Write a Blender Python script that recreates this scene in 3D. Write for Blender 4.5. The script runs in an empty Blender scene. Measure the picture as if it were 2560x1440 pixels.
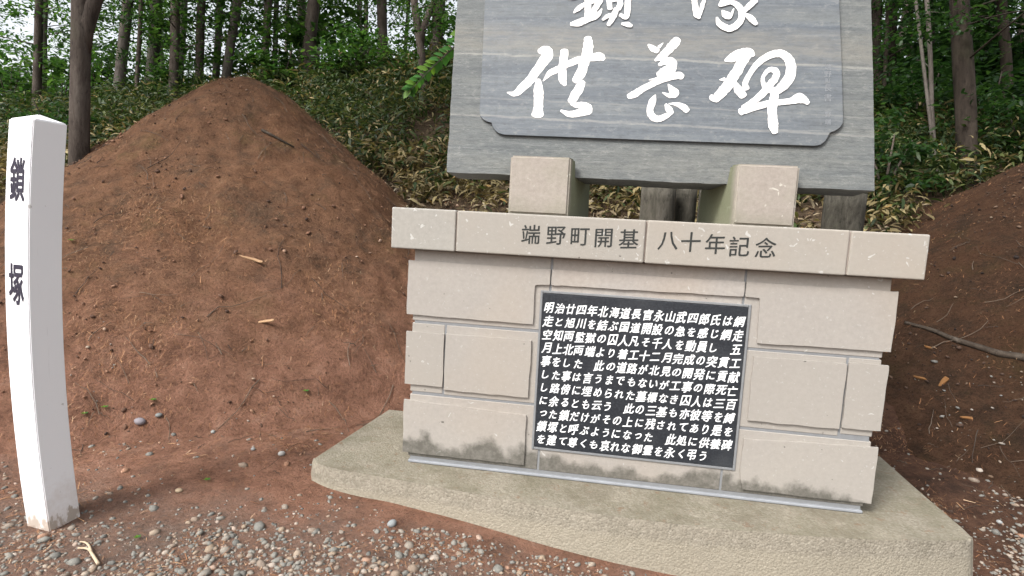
import bpy, bmesh, math, random
import numpy as np
from mathutils import Matrix, Vector
random.seed(7); RNG = np.random.default_rng(11)
SC = bpy.context.scene; COL = SC.collection

# ------------------------------------------------------------------ camera, sky, sun, exposure
CAM = np.array([-0.2251, -2.9385, 1.3582]); FPX = 1450.5
CR = np.array([0.98791195, 0.14572723, 0.05285406])
CU = np.array([-0.06848502, 0.10441992, 0.99217251])
CF = np.array([-0.13906754, 0.98379879, -0.11313782])
cd = bpy.data.cameras.new('camera'); cam = bpy.data.objects.new('camera', cd); COL.objects.link(cam)
cam.matrix_world = Matrix(((CR[0], CU[0], -CF[0], CAM[0]), (CR[1], CU[1], -CF[1], CAM[1]), (CR[2], CU[2], -CF[2], CAM[2]), (0, 0, 0, 1)))
cd.sensor_width = 36; cd.lens = 36*FPX/2560; cd.clip_start = .05; cd.clip_end = 500
SC.camera = cam
W = bpy.data.worlds.new('World'); SC.world = W; W.use_nodes = True
wn = W.node_tree; wn.nodes.clear()
sky = wn.nodes.new('ShaderNodeTexSky'); sky.sky_type = 'NISHITA'; sky.sun_disc = False
sky.sun_elevation = math.radians(48); sky.sun_rotation = math.radians(-144); sky.dust_density = 4.0; sky.ozone_density = .6; sky.air_density = 1.0
hsv = wn.nodes.new('ShaderNodeHueSaturation'); hsv.inputs['Saturation'].default_value = .25      # overcast: the cloud layer greys the blue
bg = wn.nodes.new('ShaderNodeBackground'); bg.inputs[1].default_value = .15
wo = wn.nodes.new('ShaderNodeOutputWorld')
wn.links.new(sky.outputs[0], hsv.inputs['Color']); wn.links.new(hsv.outputs[0], bg.inputs[0]); wn.links.new(bg.outputs[0], wo.inputs[0])
sd = bpy.data.lights.new('sun', 'SUN'); sd.energy = 1.5; sd.angle = math.radians(14); sd.color = (1, .98, .95)
sun = bpy.data.objects.new('sun', sd); COL.objects.link(sun)
sun.rotation_euler = Vector((.42, .52, -.74)).to_track_quat('-Z', 'Y').to_euler()
SC.view_settings.view_transform = 'Standard'; SC.view_settings.look = 'None'
SC.view_settings.exposure = 1.1; SC.view_settings.gamma = 1
SC.cycles.max_bounces = 6; SC.cycles.transmission_bounces = 4; SC.cycles.transparent_max_bounces = 4
SC.cycles.caustics_reflective = False; SC.cycles.caustics_refractive = False

# ------------------------------------------------------------------ helpers
def ray(x, y): return CR*(x-1280)/FPX - CU*(y-720)/FPX + CF
def on_y(x, y, Y):
    d = ray(x, y); return CAM + d*((Y-CAM[1])/d[1])
def on_z(x, y, Z):
    d = ray(x, y); return CAM + d*((Z-CAM[2])/d[2])
def at_t(x, y, t): return CAM + ray(x, y)*t

def tag(o, label=None, cat=None, group=None, kind=None):
    if label: o['label'] = label
    if cat: o['category'] = cat
    if group: o['group'] = group
    if kind: o['kind'] = kind
    return o
def empty(name, loc, label, cat, group=None):
    o = bpy.data.objects.new(name, None); COL.objects.link(o); o.location = loc; o.empty_display_size = .1
    return tag(o, label, cat, group)
def link(name, me, mats, parent=None, smooth=False):
    o = bpy.data.objects.new(name, me); COL.objects.link(o)
    if mats is not None:
        for m in (mats if isinstance(mats, (list, tuple)) else [mats]): me.materials.append(m)
    if smooth: me.polygons.foreach_set('use_smooth', [True]*len(me.polygons))
    if parent is not None:
        o.parent = parent; P = parent
        off = Vector((0, 0, 0))
        while P is not None: off += P.location; P = P.parent
        if parent.type == 'EMPTY' or parent.parent is not None or off.length > 0: o.location = -off
    return o
def pymesh(name, v, f):
    me = bpy.data.meshes.new(name); me.from_pydata([tuple(map(float, p)) for p in v], [], f); me.update(); return me
def npmesh(name, v, loops, starts, totals, matidx=None):
    me = bpy.data.meshes.new(name)
    me.vertices.add(len(v)); me.vertices.foreach_set('co', np.ascontiguousarray(v, dtype=np.float32).ravel())
    me.loops.add(len(loops)); me.loops.foreach_set('vertex_index', np.ascontiguousarray(loops, dtype=np.int32))
    me.polygons.add(len(starts)); me.polygons.foreach_set('loop_start', np.ascontiguousarray(starts, dtype=np.int32))
    if matidx is not None: me.polygons.foreach_set('material_index', np.ascontiguousarray(matidx, dtype=np.int32))
    me.update(calc_edges=True); me.validate(); return me
def scatter(name, tv, tf, pos, rot, scl, matidx=None):
    """many copies of one small template in ONE mesh; rot (n,3,3), scl (n,3)"""
    tv = np.array(tv, float); n = len(pos); k = len(tv)
    v = np.einsum('nij,nkj->nki', rot, tv[None]*scl[:, None, :]) + pos[:, None, :]
    tl = np.concatenate([np.array(f) for f in tf]); tt = np.array([len(f) for f in tf]); ts = np.concatenate([[0], np.cumsum(tt)[:-1]])
    loops = (tl[None] + (np.arange(n)*k)[:, None]).ravel()
    starts = (ts[None] + (np.arange(n)*len(tl))[:, None]).ravel()
    totals = np.tile(tt, n)
    mi = None if matidx is None else np.repeat(matidx, len(tf))
    return npmesh(name, v.reshape(-1, 3), loops, starts, totals, mi)
def rots(yaw, pitch, roll):
    cy, sy, cp, sp, cr, sr = np.cos(yaw), np.sin(yaw), np.cos(pitch), np.sin(pitch), np.cos(roll), np.sin(roll)
    Z = np.zeros_like(cy); O = np.ones_like(cy)
    rz = np.stack([np.stack([cy, -sy, Z], -1), np.stack([sy, cy, Z], -1), np.stack([Z, Z, O], -1)], -2)
    ry = np.stack([np.stack([cp, Z, sp], -1), np.stack([Z, O, Z], -1), np.stack([-sp, Z, cp], -1)], -2)
    rx = np.stack([np.stack([O, Z, Z], -1), np.stack([Z, cr, -sr], -1), np.stack([Z, sr, cr], -1)], -2)
    return rz @ ry @ rx
# value noise
_T = RNG.random((64, 64, 16))
def vnoise(x, y, z=0.):
    x, y, z = np.broadcast_arrays(np.asarray(x, float), np.asarray(y, float), np.asarray(z, float))
    xi, yi, zi = np.floor(x).astype(int), np.floor(y).astype(int), np.floor(z).astype(int)
    fx, fy, fz = x-xi, y-yi, z-zi
    fx, fy, fz = [t*t*(3-2*t) for t in (fx, fy, fz)]
    g = lambda a, b, c: _T[(xi+a) % 64, (yi+b) % 64, (zi+c) % 16]
    l = lambda a, b, t: a+(b-a)*t
    return l(l(l(g(0, 0, 0), g(1, 0, 0), fx), l(g(0, 1, 0), g(1, 1, 0), fx), fy), l(l(g(0, 0, 1), g(1, 0, 1), fx), l(g(0, 1, 1), g(1, 1, 1), fx), fy), fz)-.5
def fbm(x, y, o=4, z=0.):
    s = 0; a = 1
    for i in range(o): s = s+a*vnoise(x*2**i+i*17.3, y*2**i+i*5.1, z*2**i); a *= .5
    return s
def sstep(a, b, x):
    t = np.clip((x-a)/(b-a), 0, 1); return t*t*(3-2*t)

# ------------------------------------------------------------------ ground shape
HLX = [-40, .6, 1.2, 2, 3, 4, 6, 8, 10, 11.5, 14, 20, 40, 90]
HLZ = [-.12, -.12, -.06, .32, 1.0, 1.5, 2.3, 3.0, 3.6, 3.85, 3.75, 2.7, -2, -10]
HRZ = [-.12, -.12, -.06, .3, 1.0, 1.55, 2.4, 3.1, 3.75, 4.1, 4.5, 5.0, 5.2, 5.5]
def hbase(x, y):
    x = np.asarray(x, float); y = np.asarray(y, float)
    a = np.interp(y, HLX, HLZ); b = np.interp(y, HLX, HRZ)
    w = sstep(.5, 4.5, x)
    a = a + np.clip((x+10.2)/5.7, -.3, 1.15)*.95*sstep(3.5, 11.5, y)*sstep(60, 25, y)
    drop = .12*sstep(-1.3, .4, x)*sstep(1.0, .1, y)*sstep(-12, -3, y)
    lift = -drop + .07*sstep(-1.3, -2.2, x)*sstep(-.9, .2, y)*sstep(2.0, 1.0, y)       # litter piled a little at the left of the slab
    return a*(1-w)+b*w + lift
def h(x, y):
    return hbase(x, y) + .05*fbm(np.asarray(x)*.8, np.asarray(y)*.8, 3)*sstep(.4, 2.5, y)*2 + .008*fbm(np.asarray(x)*3, np.asarray(y)*3, 2)
MPX, MPY, MPZ = -4.48, 3.70, 2.84
def mound_z(x, y):
    dx, dy = x-MPX, y-MPY; d = np.hypot(dx, dy); a = np.arctan2(dy, dx)
    sl = .93 + .03*np.clip(-np.cos(a), 0, 1) - .12*np.clip(-np.sin(a), 0, 1)
    prof = np.sqrt(d*d+.52**2)-.52
    z = MPZ - sl*prof
    return z + .15*fbm(x*1.1, y*1.1, 4) + .055*fbm(x*5, y*5, 4)*np.clip(d, .2, 1) + .03*np.clip(fbm(x*9+3, y*9, 3)-.12, 0, 1)
M2X, M2Y, M2Z = 4.9, 4.1, 2.5
def mound2_z(x, y):
    d = np.hypot(x-M2X, (y-M2Y)); return M2Z - .71*(np.sqrt(d*d+.5**2)-.5) + .08*fbm(x*1.2+9, y*1.2, 4)+.03*fbm(x*5, y*5, 3)
def smax(a, b, k=.12):
    return np.logaddexp(a/k, b/k)*k
def soil(x, y):
    """height of the visible surface: ground or mound"""
    return np.maximum(np.maximum(h(x, y), mound_z(np.asarray(x, float), np.asarray(y, float))), mound2_z(np.asarray(x, float), np.asarray(y, float)))
def hit(px, py, f=soil, t0=1.5, t1=60):
    d = ray(px, py); t = np.linspace(t0, t1, 3000); p = CAM[None]+d[None]*t[:, None]
    s = p[:, 2] < f(p[:, 0], p[:, 1]); i = int(np.argmax(s)) if s.any() else len(t)-1
    q = p[i].copy(); q[2] = float(f(q[0], q[1])); return q

# ------------------------------------------------------------------ materials
class Mat:
    def __init__(s, name):
        s.m = bpy.data.materials.new(name); s.m.use_nodes = True; s.t = s.m.node_tree; s.t.nodes.clear()
        s.out = s.n('ShaderNodeOutputMaterial'); s.geo = s.n('ShaderNodeNewGeometry'); s.pos = s.geo.outputs['Position']; s.isl = s.geo.outputs['Random Per Island']
    def n(s, t, **k):
        x = s.t.nodes.new(t)
        for a, b in k.items(): setattr(x, a, b)
        return x
    def l(s, a, b): s.t.links.new(a, b)
    def setin(s, sock, v):
        if isinstance(v, bpy.types.NodeSocket): s.l(v, sock)
        elif isinstance(v, (tuple, list)) and len(v) == 3 and sock.type == 'RGBA': sock.default_value = (*v, 1)
        else: sock.default_value = v
    def noise(s, scale, detail=4, rough=.55, stretch=None, dist=0., vec=None, loc=(0, 0, 0)):
        x = s.n('ShaderNodeTexNoise'); x.inputs['Scale'].default_value = scale; x.inputs['Detail'].default_value = detail; x.inputs['Roughness'].default_value = rough; x.inputs['Distortion'].default_value = dist
        v = vec or s.pos
        if stretch or loc != (0, 0, 0):
            mp = s.n('ShaderNodeMapping'); mp.inputs['Scale'].default_value = stretch or (1, 1, 1); mp.inputs['Location'].default_value = loc; s.l(v, mp.inputs[0]); v = mp.outputs[0]
        s.l(v, x.inputs['Vector']); return x.outputs[0]
    def voro(s, scale, feature='F1', rnd=1., out=0):
        x = s.n('ShaderNodeTexVoronoi', feature=feature); x.inputs['Scale'].default_value = scale; x.inputs['Randomness'].default_value = rnd; s.l(s.pos, x.inputs['Vector']); return x.outputs[out]
    def ramp(s, fac, stops, interp='LINEAR'):
        r = s.n('ShaderNodeValToRGB'); r.color_ramp.interpolation = interp; e = r.color_ramp.elements
        while len(e) < len(stops): e.new(.5)
        for el, (p, c) in zip(e, stops): el.position = p; el.color = (*c, 1) if isinstance(c, (tuple, list)) else (c, c, c, 1)
        s.l(fac, r.inputs[0]); return r.outputs[0]
    def mix(s, fac, a, b, mode='MIX'):
        x = s.n('ShaderNodeMix', data_type='RGBA', blend_type=mode); s.setin(x.inputs[0], fac); s.setin(x.inputs[6], a); s.setin(x.inputs[7], b); return x.outputs[2]
    def math(s, op, a, b=0., c=None):
        x = s.n('ShaderNodeMath', operation=op); s.setin(x.inputs[0], a); s.setin(x.inputs[1], b)
        if c is not None: s.setin(x.inputs[2], c)
        return x.outputs[0]
    def xyz(s):
        x = s.n('ShaderNodeSeparateXYZ'); s.l(s.pos, x.inputs[0]); return x.outputs
    def bump(s, hgt, strength=.3, dist=.01, normal=None):
        b = s.n('ShaderNodeBump'); b.inputs['Strength'].default_value = strength; b.inputs['Distance'].default_value = dist; s.l(hgt, b.inputs['Height'])
        if normal is not None: s.l(normal, b.inputs['Normal'])
        return b.outputs[0]
    def pbr(s, col, rough=.8, normal=None, spec=.3, trans=None, tcol=None):
        p = s.n('ShaderNodeBsdfPrincipled'); s.setin(p.inputs['Base Color'], col); s.setin(p.inputs['Roughness'], rough); p.inputs['Specular IOR Level'].default_value = spec
        if normal is not None: s.l(normal, p.inputs['Normal'])
        o = p.outputs[0]
        if trans:
            tr = s.n('ShaderNodeBsdfTranslucent'); s.setin(tr.inputs[0], tcol if tcol is not None else col)
            mx = s.n('ShaderNodeMixShader'); mx.inputs[0].default_value = trans; s.l(o, mx.inputs[1]); s.l(tr.outputs[0], mx.inputs[2]); o = mx.outputs[0]
        s.l(o, s.out.inputs[0]); return s.m

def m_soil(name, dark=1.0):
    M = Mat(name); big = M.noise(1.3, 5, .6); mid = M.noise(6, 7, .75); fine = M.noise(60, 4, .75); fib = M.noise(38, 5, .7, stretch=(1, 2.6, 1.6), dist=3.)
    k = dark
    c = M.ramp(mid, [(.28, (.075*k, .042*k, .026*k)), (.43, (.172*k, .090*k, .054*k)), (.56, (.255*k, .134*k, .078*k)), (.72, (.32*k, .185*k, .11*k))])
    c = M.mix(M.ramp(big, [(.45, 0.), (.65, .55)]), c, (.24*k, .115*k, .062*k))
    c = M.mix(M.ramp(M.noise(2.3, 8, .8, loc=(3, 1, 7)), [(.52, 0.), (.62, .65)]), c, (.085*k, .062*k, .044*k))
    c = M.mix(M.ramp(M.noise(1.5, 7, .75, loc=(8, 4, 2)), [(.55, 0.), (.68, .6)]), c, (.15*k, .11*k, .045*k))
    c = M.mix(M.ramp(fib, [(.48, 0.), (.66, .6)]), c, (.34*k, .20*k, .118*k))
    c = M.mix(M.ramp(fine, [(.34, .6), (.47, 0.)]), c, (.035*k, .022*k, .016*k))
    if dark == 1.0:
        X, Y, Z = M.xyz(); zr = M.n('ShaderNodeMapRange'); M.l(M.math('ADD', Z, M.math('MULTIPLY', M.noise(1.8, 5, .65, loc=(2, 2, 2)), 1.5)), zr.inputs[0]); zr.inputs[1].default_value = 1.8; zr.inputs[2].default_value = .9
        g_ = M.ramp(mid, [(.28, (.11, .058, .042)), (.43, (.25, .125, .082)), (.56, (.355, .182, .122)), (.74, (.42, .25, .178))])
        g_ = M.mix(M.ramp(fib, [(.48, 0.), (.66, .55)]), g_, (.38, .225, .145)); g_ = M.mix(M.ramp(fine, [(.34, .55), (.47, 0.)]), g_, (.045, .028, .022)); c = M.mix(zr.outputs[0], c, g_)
    hh = M.math('ADD', M.math('MULTIPLY', mid, 1.5), M.math('ADD', M.math('MULTIPLY', fine, .5), M.math('MULTIPLY', fib, .6)))
    return M.pbr(c, .95, M.bump(hh, 1.0, .06), .1)
M_SOIL = m_soil('needle_soil'); M_SOIL_SHADED = m_soil('shaded_needle_soil', .4)  # second copy darkened: tree shade on the right mound, put into the colour
def m_ground():
    M = Mat('ground_mix'); X, Y, Z = M.xyz()
    mid = M.noise(6, 7, .75); fine = M.noise(60, 4, .75); fib = M.noise(38, 5, .7, stretch=(1, 2.6, 1.6), dist=3.)
    a = M.ramp(mid, [(.28, (.11, .058, .042)), (.43, (.25, .125, .082)), (.56, (.355, .182, .122)), (.74, (.42, .25, .178))])
    a = M.mix(M.ramp(fib, [(.48, 0.), (.66, .55)]), a, (.38, .225, .145)); a = M.mix(M.ramp(fine, [(.34, .55), (.47, 0.)]), a, (.045, .028, .022))
    a = M.mix(M.ramp(M.noise(1.7, 6, .7), [(.50, 0.), (.64, .5)]), a, (.19, .128, .098))
    gr = M.ramp(M.voro(55, out=1), [(0, (.085, .08, .074)), (.4, (.17, .165, .15)), (.7, (.24, .18, .14)), (1, (.32, .31, .28))])
    gf = M.ramp(M.math('ADD', M.math('SUBTRACT', M.math('MULTIPLY', Y, -1.), .55), M.math('MULTIPLY', M.noise(2.5, 5, .65), 1.2)), [(.0, 0.), (.25, 0.), (.75, .45)])
    a = M.mix(gf, a, gr)
    b = M.ramp(M.noise(9, 5, .7), [(.3, (.03, .02, .014)), (.55, (.10, .07, .045)), (.75, (.2, .15, .09))])
    f = M.ramp(M.math('ADD', Y, M.math('MULTIPLY', M.noise(1.5, 3), 1.2)), [(0., 0.), (1., 0.)])
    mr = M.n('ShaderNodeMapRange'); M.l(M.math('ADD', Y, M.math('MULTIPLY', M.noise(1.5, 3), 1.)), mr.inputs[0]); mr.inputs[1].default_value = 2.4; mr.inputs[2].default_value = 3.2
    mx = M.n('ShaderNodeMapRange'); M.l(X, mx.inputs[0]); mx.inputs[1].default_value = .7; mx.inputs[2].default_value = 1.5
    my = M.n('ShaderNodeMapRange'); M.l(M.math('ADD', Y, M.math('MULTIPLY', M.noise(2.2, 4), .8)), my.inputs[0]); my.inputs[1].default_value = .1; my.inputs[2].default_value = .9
    a = M.mix(M.math('MULTIPLY', M.math('MULTIPLY', mx.outputs[0], M.math('ADD', M.math('MULTIPLY', my.outputs[0], .4), .6)), .82), a, M.mix(M.ramp(mid, [(.4, 0.), (.6, 1.)]), (.03, .019, .014), (.085, .045, .028)))  # ground right of the pedestal: tree shade painted in as darker soil
    c = M.mix(mr.outputs[0], a, b)
    hh = M.math('ADD', mid, M.math('ADD', M.math('MULTIPLY', fine, .5), M.math('MULTIPLY', fib, .5)))
    return M.pbr(c, .95, M.bump(hh, 1., .05), .1)
M_GROUND = m_ground()
def m_stone(name, stain=False, cap=False):
    M = Mat(name); X, Y, Z = M.xyz()
    c = M.ramp(M.noise(2.2, 4, .6), [(.3, (0.295, 0.273, 0.253)), (.5, (0.34, 0.313, 0.288)), (.7, (0.364, 0.333, 0.298))])
    if cap: c = M.ramp(M.noise(2.2, 4, .6), [(.3, (0.264, 0.259, 0.236)), (.5, (0.302, 0.295, 0.265)), (.7, (0.334, 0.31, 0.272))])
    c = M.mix(.35, c, M.ramp(M.noise(40, 5, .7), [(.35, (0.225, 0.209, 0.191)), (.65, (0.389, 0.362, 0.329))]))
    c = M.mix(M.ramp(M.noise(1.1, 3, .5, loc=(4, 0, 2)), [(.5, 0.), (.72, .5)]), c, (0.364, 0.285, 0.209))
    oi = M.n('ShaderNodeObjectInfo'); c = M.mix(M.math('MULTIPLY', oi.outputs['Random'], .75), c, (0.295, 0.273, 0.241))
    fl = M.ramp(M.noise(26, 2, .5, dist=.8, loc=(1, 2, 3)), [(.665 if cap else .72, 0.), (.70 if cap else .77, .7)])
    c = M.mix(fl, c, (0.49, 0.482, 0.456))
    pit = M.ramp(M.noise(34, 2, .4, loc=(7, 1, 9)), [(.75, 0.), (.79, .85)])
    c = M.mix(pit, c, (0.088, 0.0792, 0.0697)); c = M.mix(M.ramp(M.noise(70, 2, .5, loc=(9, 2, 3)), [(.67, 0.), (.73, .35)]), c, (0.44, 0.432, 0.406))
    if stain:
        nz = M.noise(5, 6, .65); nx = M.noise(1.7, 3, .5, stretch=(1, 0, 0))
        lim = M.math('ADD', M.math('MULTIPLY', nz, .34), M.math('MULTIPLY', nx, .34))
        lim = M.math('SUBTRACT', lim, M.math('MULTIPLY', M.math('ADD', X, 1.2), .035))
        v = M.math('SUBTRACT', M.math('SUBTRACT', lim, .17), Z)
        f = M.math('MULTIPLY', M.ramp(v, [(.0, 0.), (.05, .85)]), M.ramp(M.noise(30, 4, .7), [(.3, .7), (.6, 1.)]))
        c = M.mix(f, c, (0.0722, 0.0686, 0.0557))
    if cap:      # algae where the supports meet the cap
        pass
    hh = M.math('SUBTRACT', M.math('MULTIPLY', M.noise(60, 5, .7), .6), M.math('MULTIPLY', pit, 1.5))
    return M.pbr(c, .85, M.bump(hh, .35, .006), .25)
M_STONE = m_stone('tuff_stone', True); M_CAP = m_stone('tuff_cap_stone', cap=True)
def m_support():
    M = Mat('support_stone'); X, Y, Z = M.xyz()
    c = M.ramp(M.noise(3, 4, .6), [(.3, (0.288, 0.251, 0.219)), (.6, (0.329, 0.293, 0.252)), (.8, (0.344, 0.312, 0.252))])
    c = M.mix(.3, c, M.ramp(M.noise(45, 5, .7), [(.35, (0.206, 0.183, 0.159)), (.65, (0.385, 0.354, 0.313))]))
    fl = M.ramp(M.noise(24, 2, .5, dist=.8, loc=(1, 2, 3)), [(.7, 0.), (.74, .8)]); c = M.mix(fl, c, (0.515, 0.49, 0.426))
    mr = M.n('ShaderNodeMapRange'); M.l(M.math('ADD', Y, M.math('MULTIPLY', M.noise(6, 3), .06)), mr.inputs[0]); mr.inputs[1].default_value = .03; mr.inputs[2].default_value = .1
    c = M.mix(M.math('MULTIPLY', mr.outputs[0], .8), c, (0.131, 0.149, 0.0798))  # sides behind the front face: greenish tone with their shade painted in
    zz = M.n('ShaderNodeMapRange'); M.l(M.math('ADD', Z, M.math('MULTIPLY', M.noise(9, 4), .09)), zz.inputs[0]); zz.inputs[1].default_value = 1.53; zz.inputs[2].default_value = 1.44
    c = M.mix(M.math('MULTIPLY', zz.outputs[0], .45), c, (0.178, 0.17, 0.126))
    return M.pbr(c, .88, M.bump(M.noise(60, 5, .7), .35, .006), .25)
M_SUP = m_support()
def m_slate(name, smooth):
    M = Mat(name)
    a = M.noise(1.1, 10, .74, stretch=(1., 1., 17), dist=.08); b = M.noise(1.7, 9, .78, stretch=(1, 1, 46), dist=.06); w = M.noise(1.0, 3, .5, stretch=(.5, 1, 2.4), loc=(2.4, 0, 1.3))
    if smooth: st = [(.30, (0.0765, 0.0892, 0.103)), (.46, (0.099, 0.112, 0.127)), (.56, (0.117, 0.131, 0.142)), (.72, (0.148, 0.156, 0.157))]
    else: st = [(.30, (0.0848, 0.0927, 0.0951)), (.46, (0.111, 0.119, 0.118)), (.56, (0.129, 0.136, 0.131)), (.72, (0.159, 0.16, 0.147))]
    c = M.ramp(a, st)
    c = M.mix(M.ramp(w, [(.52, 0.), (.66, .6)]), c, (0.144, 0.146, 0.133))
    c = M.mix(M.ramp(b, [(.59, 0.), (.66, .6)]), c, (0.209, 0.215, 0.203))
    c = M.mix(M.ramp(b, [(.30, .55), (.38, 0.)]), c, (0.0422, 0.0497, 0.0598))
    c = M.mix(M.ramp(M.noise(30, 4, .75, stretch=(1, 1, 3)), [(.34, .4), (.44, 0.)]), c, (0.0496, 0.0563, 0.0624))
    c = M.mix(M.ramp(M.noise(16, 4, .75, stretch=(1, 1, 5), loc=(5, 2, 2)), [(.64, 0.), (.7, .45)]), c, (0.248, 0.251, 0.235))
    X, Y, Z = M.xyz(); wz = M.math('ADD', Z, M.math('ADD', M.math('MULTIPLY', M.noise(1.3, 6, .7, stretch=(1, 0, 1)), .07), M.math('MULTIPLY', X, .02)))
    fineb = M.noise(1.3, 9, .8, stretch=(2.2, 1, 60), loc=(7, 3, 1))
    c = M.mix(M.ramp(fineb, [(.36, .45), (.46, 0.)]), c, (0.0496, 0.0553, 0.0621)); c = M.mix(M.ramp(fineb, [(.54, 0.), (.62, .32)]), c, (0.224, 0.228, 0.221))
    mot = M.noise(18, 7, .8, stretch=(1, 1, 1.8), loc=(2, 2, 8)); c = M.mix(M.ramp(mot, [(.36, .5), (.48, 0.)]), c, (0.0742, 0.0793, 0.0834)); c = M.mix(M.ramp(mot, [(.54, 0.), (.66, .45)]), c, (0.233, 0.232, 0.218))
    def band(z0, half, soft, col, amt):
        f = M.n('ShaderNodeMapRange'); M.l(M.math('ABSOLUTE', M.math('SUBTRACT', wz, z0)), f.inputs[0]); f.inputs[1].default_value = half+soft; f.inputs[2].default_value = half
        return M.mix(M.math('MULTIPLY', M.math('MULTIPLY', f.outputs[0], amt), M.ramp(M.noise(6, 5, .75, stretch=(1, 1, 6)), [(.35, .2), (.6, 1.)])), c, col)
    c = band(2.355, .05, .05, (0.194, 0.183, 0.155), .5); c = band(2.262, .003, .006, (0.281, 0.277, 0.248), .6); c = band(1.925, .003, .006, (0.265, 0.261, 0.241), .55); c = band(2.02, .002, .004, (0.231, 0.232, 0.217), .4); c = band(2.52, .03, .02, (0.133, 0.142, 0.14), .4)
    hh = M.math('ADD', M.noise(14, 7, .72, stretch=(1, 1, 2.2)), M.math('MULTIPLY', b, .3))
    return M.pbr(c, .62 if smooth else .72, M.bump(hh, .3 if smooth else .6, .006 if smooth else .012), .35)
M_SLATE = m_slate('slate_rough', False); M_SLATE_P = m_slate('slate_dressed', True)
def m_concrete():
    M = Mat('weathered_concrete'); X, Y, Z = M.xyz()
    c = M.ramp(M.noise(3.5, 5, .65), [(.3, (0.186, 0.168, 0.132)), (.5, (0.249, 0.223, 0.179)), (.7, (0.296, 0.267, 0.213))])
    ag = M.ramp(M.voro(95, out=1), [(0, (0.117, 0.104, 0.0773)), (.5, (0.228, 0.201, 0.155)), (1, (0.38, 0.348, 0.284))]); c = M.mix(.42, c, ag)
    moss = M.math('MULTIPLY', M.ramp(M.noise(4.5, 5, .7, loc=(3, 3, 0)), [(.46, 0.), (.62, .75)]), 0.)
    nz = M.n('ShaderNodeSeparateXYZ'); M.l(M.geo.outputs['Normal'], nz.inputs[0])
    up = M.ramp(nz.outputs[2], [(.6, 0.), (.9, 1.)])
    moss = M.math('MULTIPLY', M.ramp(M.noise(4.5, 5, .7, loc=(3, 3, 0)), [(.42, .15), (.66, .6)]), up)
    c = M.mix(moss, c, (0.113, 0.104, 0.0648))
    lit = M.math('MULTIPLY', M.ramp(M.noise(13, 5, .75, loc=(0, 6, 0)), [(.58, 0.), (.68, .6)]), up); c = M.mix(M.math('MULTIPLY', M.ramp(M.noise(1.9, 7, .75, loc=(2, 9, 0)), [(.5, 0.), (.6, .55)]), up), c, (0.132, 0.113, 0.0803)); c = M.mix(lit, c, (0.158, 0.0801, 0.0464))
    lo = M.n('ShaderNodeMapRange'); M.l(M.math('ADD', Z, M.math('MULTIPLY', M.noise(9, 4), .03)), lo.inputs[0]); lo.inputs[1].default_value = -.055; lo.inputs[2].default_value = -.085
    c = M.mix(M.math('MULTIPLY', lo.outputs[0], .5), c, (0.293, 0.262, 0.201))
    hh = M.math('ADD', M.noise(80, 5, .75), M.math('MULTIPLY', M.voro(95), -.8))
    return M.pbr(c, .92, M.bump(hh, .55, .007), .15)
M_CONC = m_concrete()
def m_plain(name, col, rough=.7, var=.15, scale=20, bump=.1, spec=.3):
    M = Mat(name); c = M.mix(M.noise(scale, 4, .6), tuple(x*(1-var) for x in col), tuple(min(1, x*(1+var)) for x in col))
    return M.pbr(c, rough, M.bump(M.noise(scale*3, 4), bump, .004), spec)
M_MORTAR = m_plain('grey_mortar', (.195, .20, .205), .9, .2, 30, .3)
M_STRIP = m_plain('pale_sealant', (.25, .26, .275), .85, .3, 9, .4)
M_PLAQUE = Mat('black_granite'); 
def m_plaque():
    M = M_PLAQUE; c = M.ramp(M.noise(90, 3, .7), [(.3, (.012, .014, .018)), (.6, (.028, .032, .038)), (.8, (.06, .065, .072))])
    c = M.mix(M.ramp(M.noise(3.5, 4, .6), [(.5, 0.), (.75, .4)]), c, (.07, .075, .08))
    return M.pbr(c, .32, None, .45)
M_PLAQUE = m_plaque()
def m_white():
    M = Mat('white_letter_paint'); c = M.mix(M.ramp(M.noise(16, 5, .75), [(.56, 0.), (.68, .55)]), (.80, .785, .76), (.5, .44, .37)); return M.pbr(c, .6, M.bump(M.noise(40, 3), .2, .004), .3)
M_WHITE = m_white()
M_PLQTXT = m_plain('white_plaque_paint', (.84, .85, .85), .6, .1, 25, .05)
M_INK = m_plain('black_ink', (.028, .024, .04), .7, .4, 40, .05)
M_GREYTXT = m_plain('dark_engraving', (.03, .032, .03), .85, .35, 30, .1)
M_SIGTXT = m_plain('faded_engraving', (.21, .222, .235), .8, .25, 60, .1)
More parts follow.
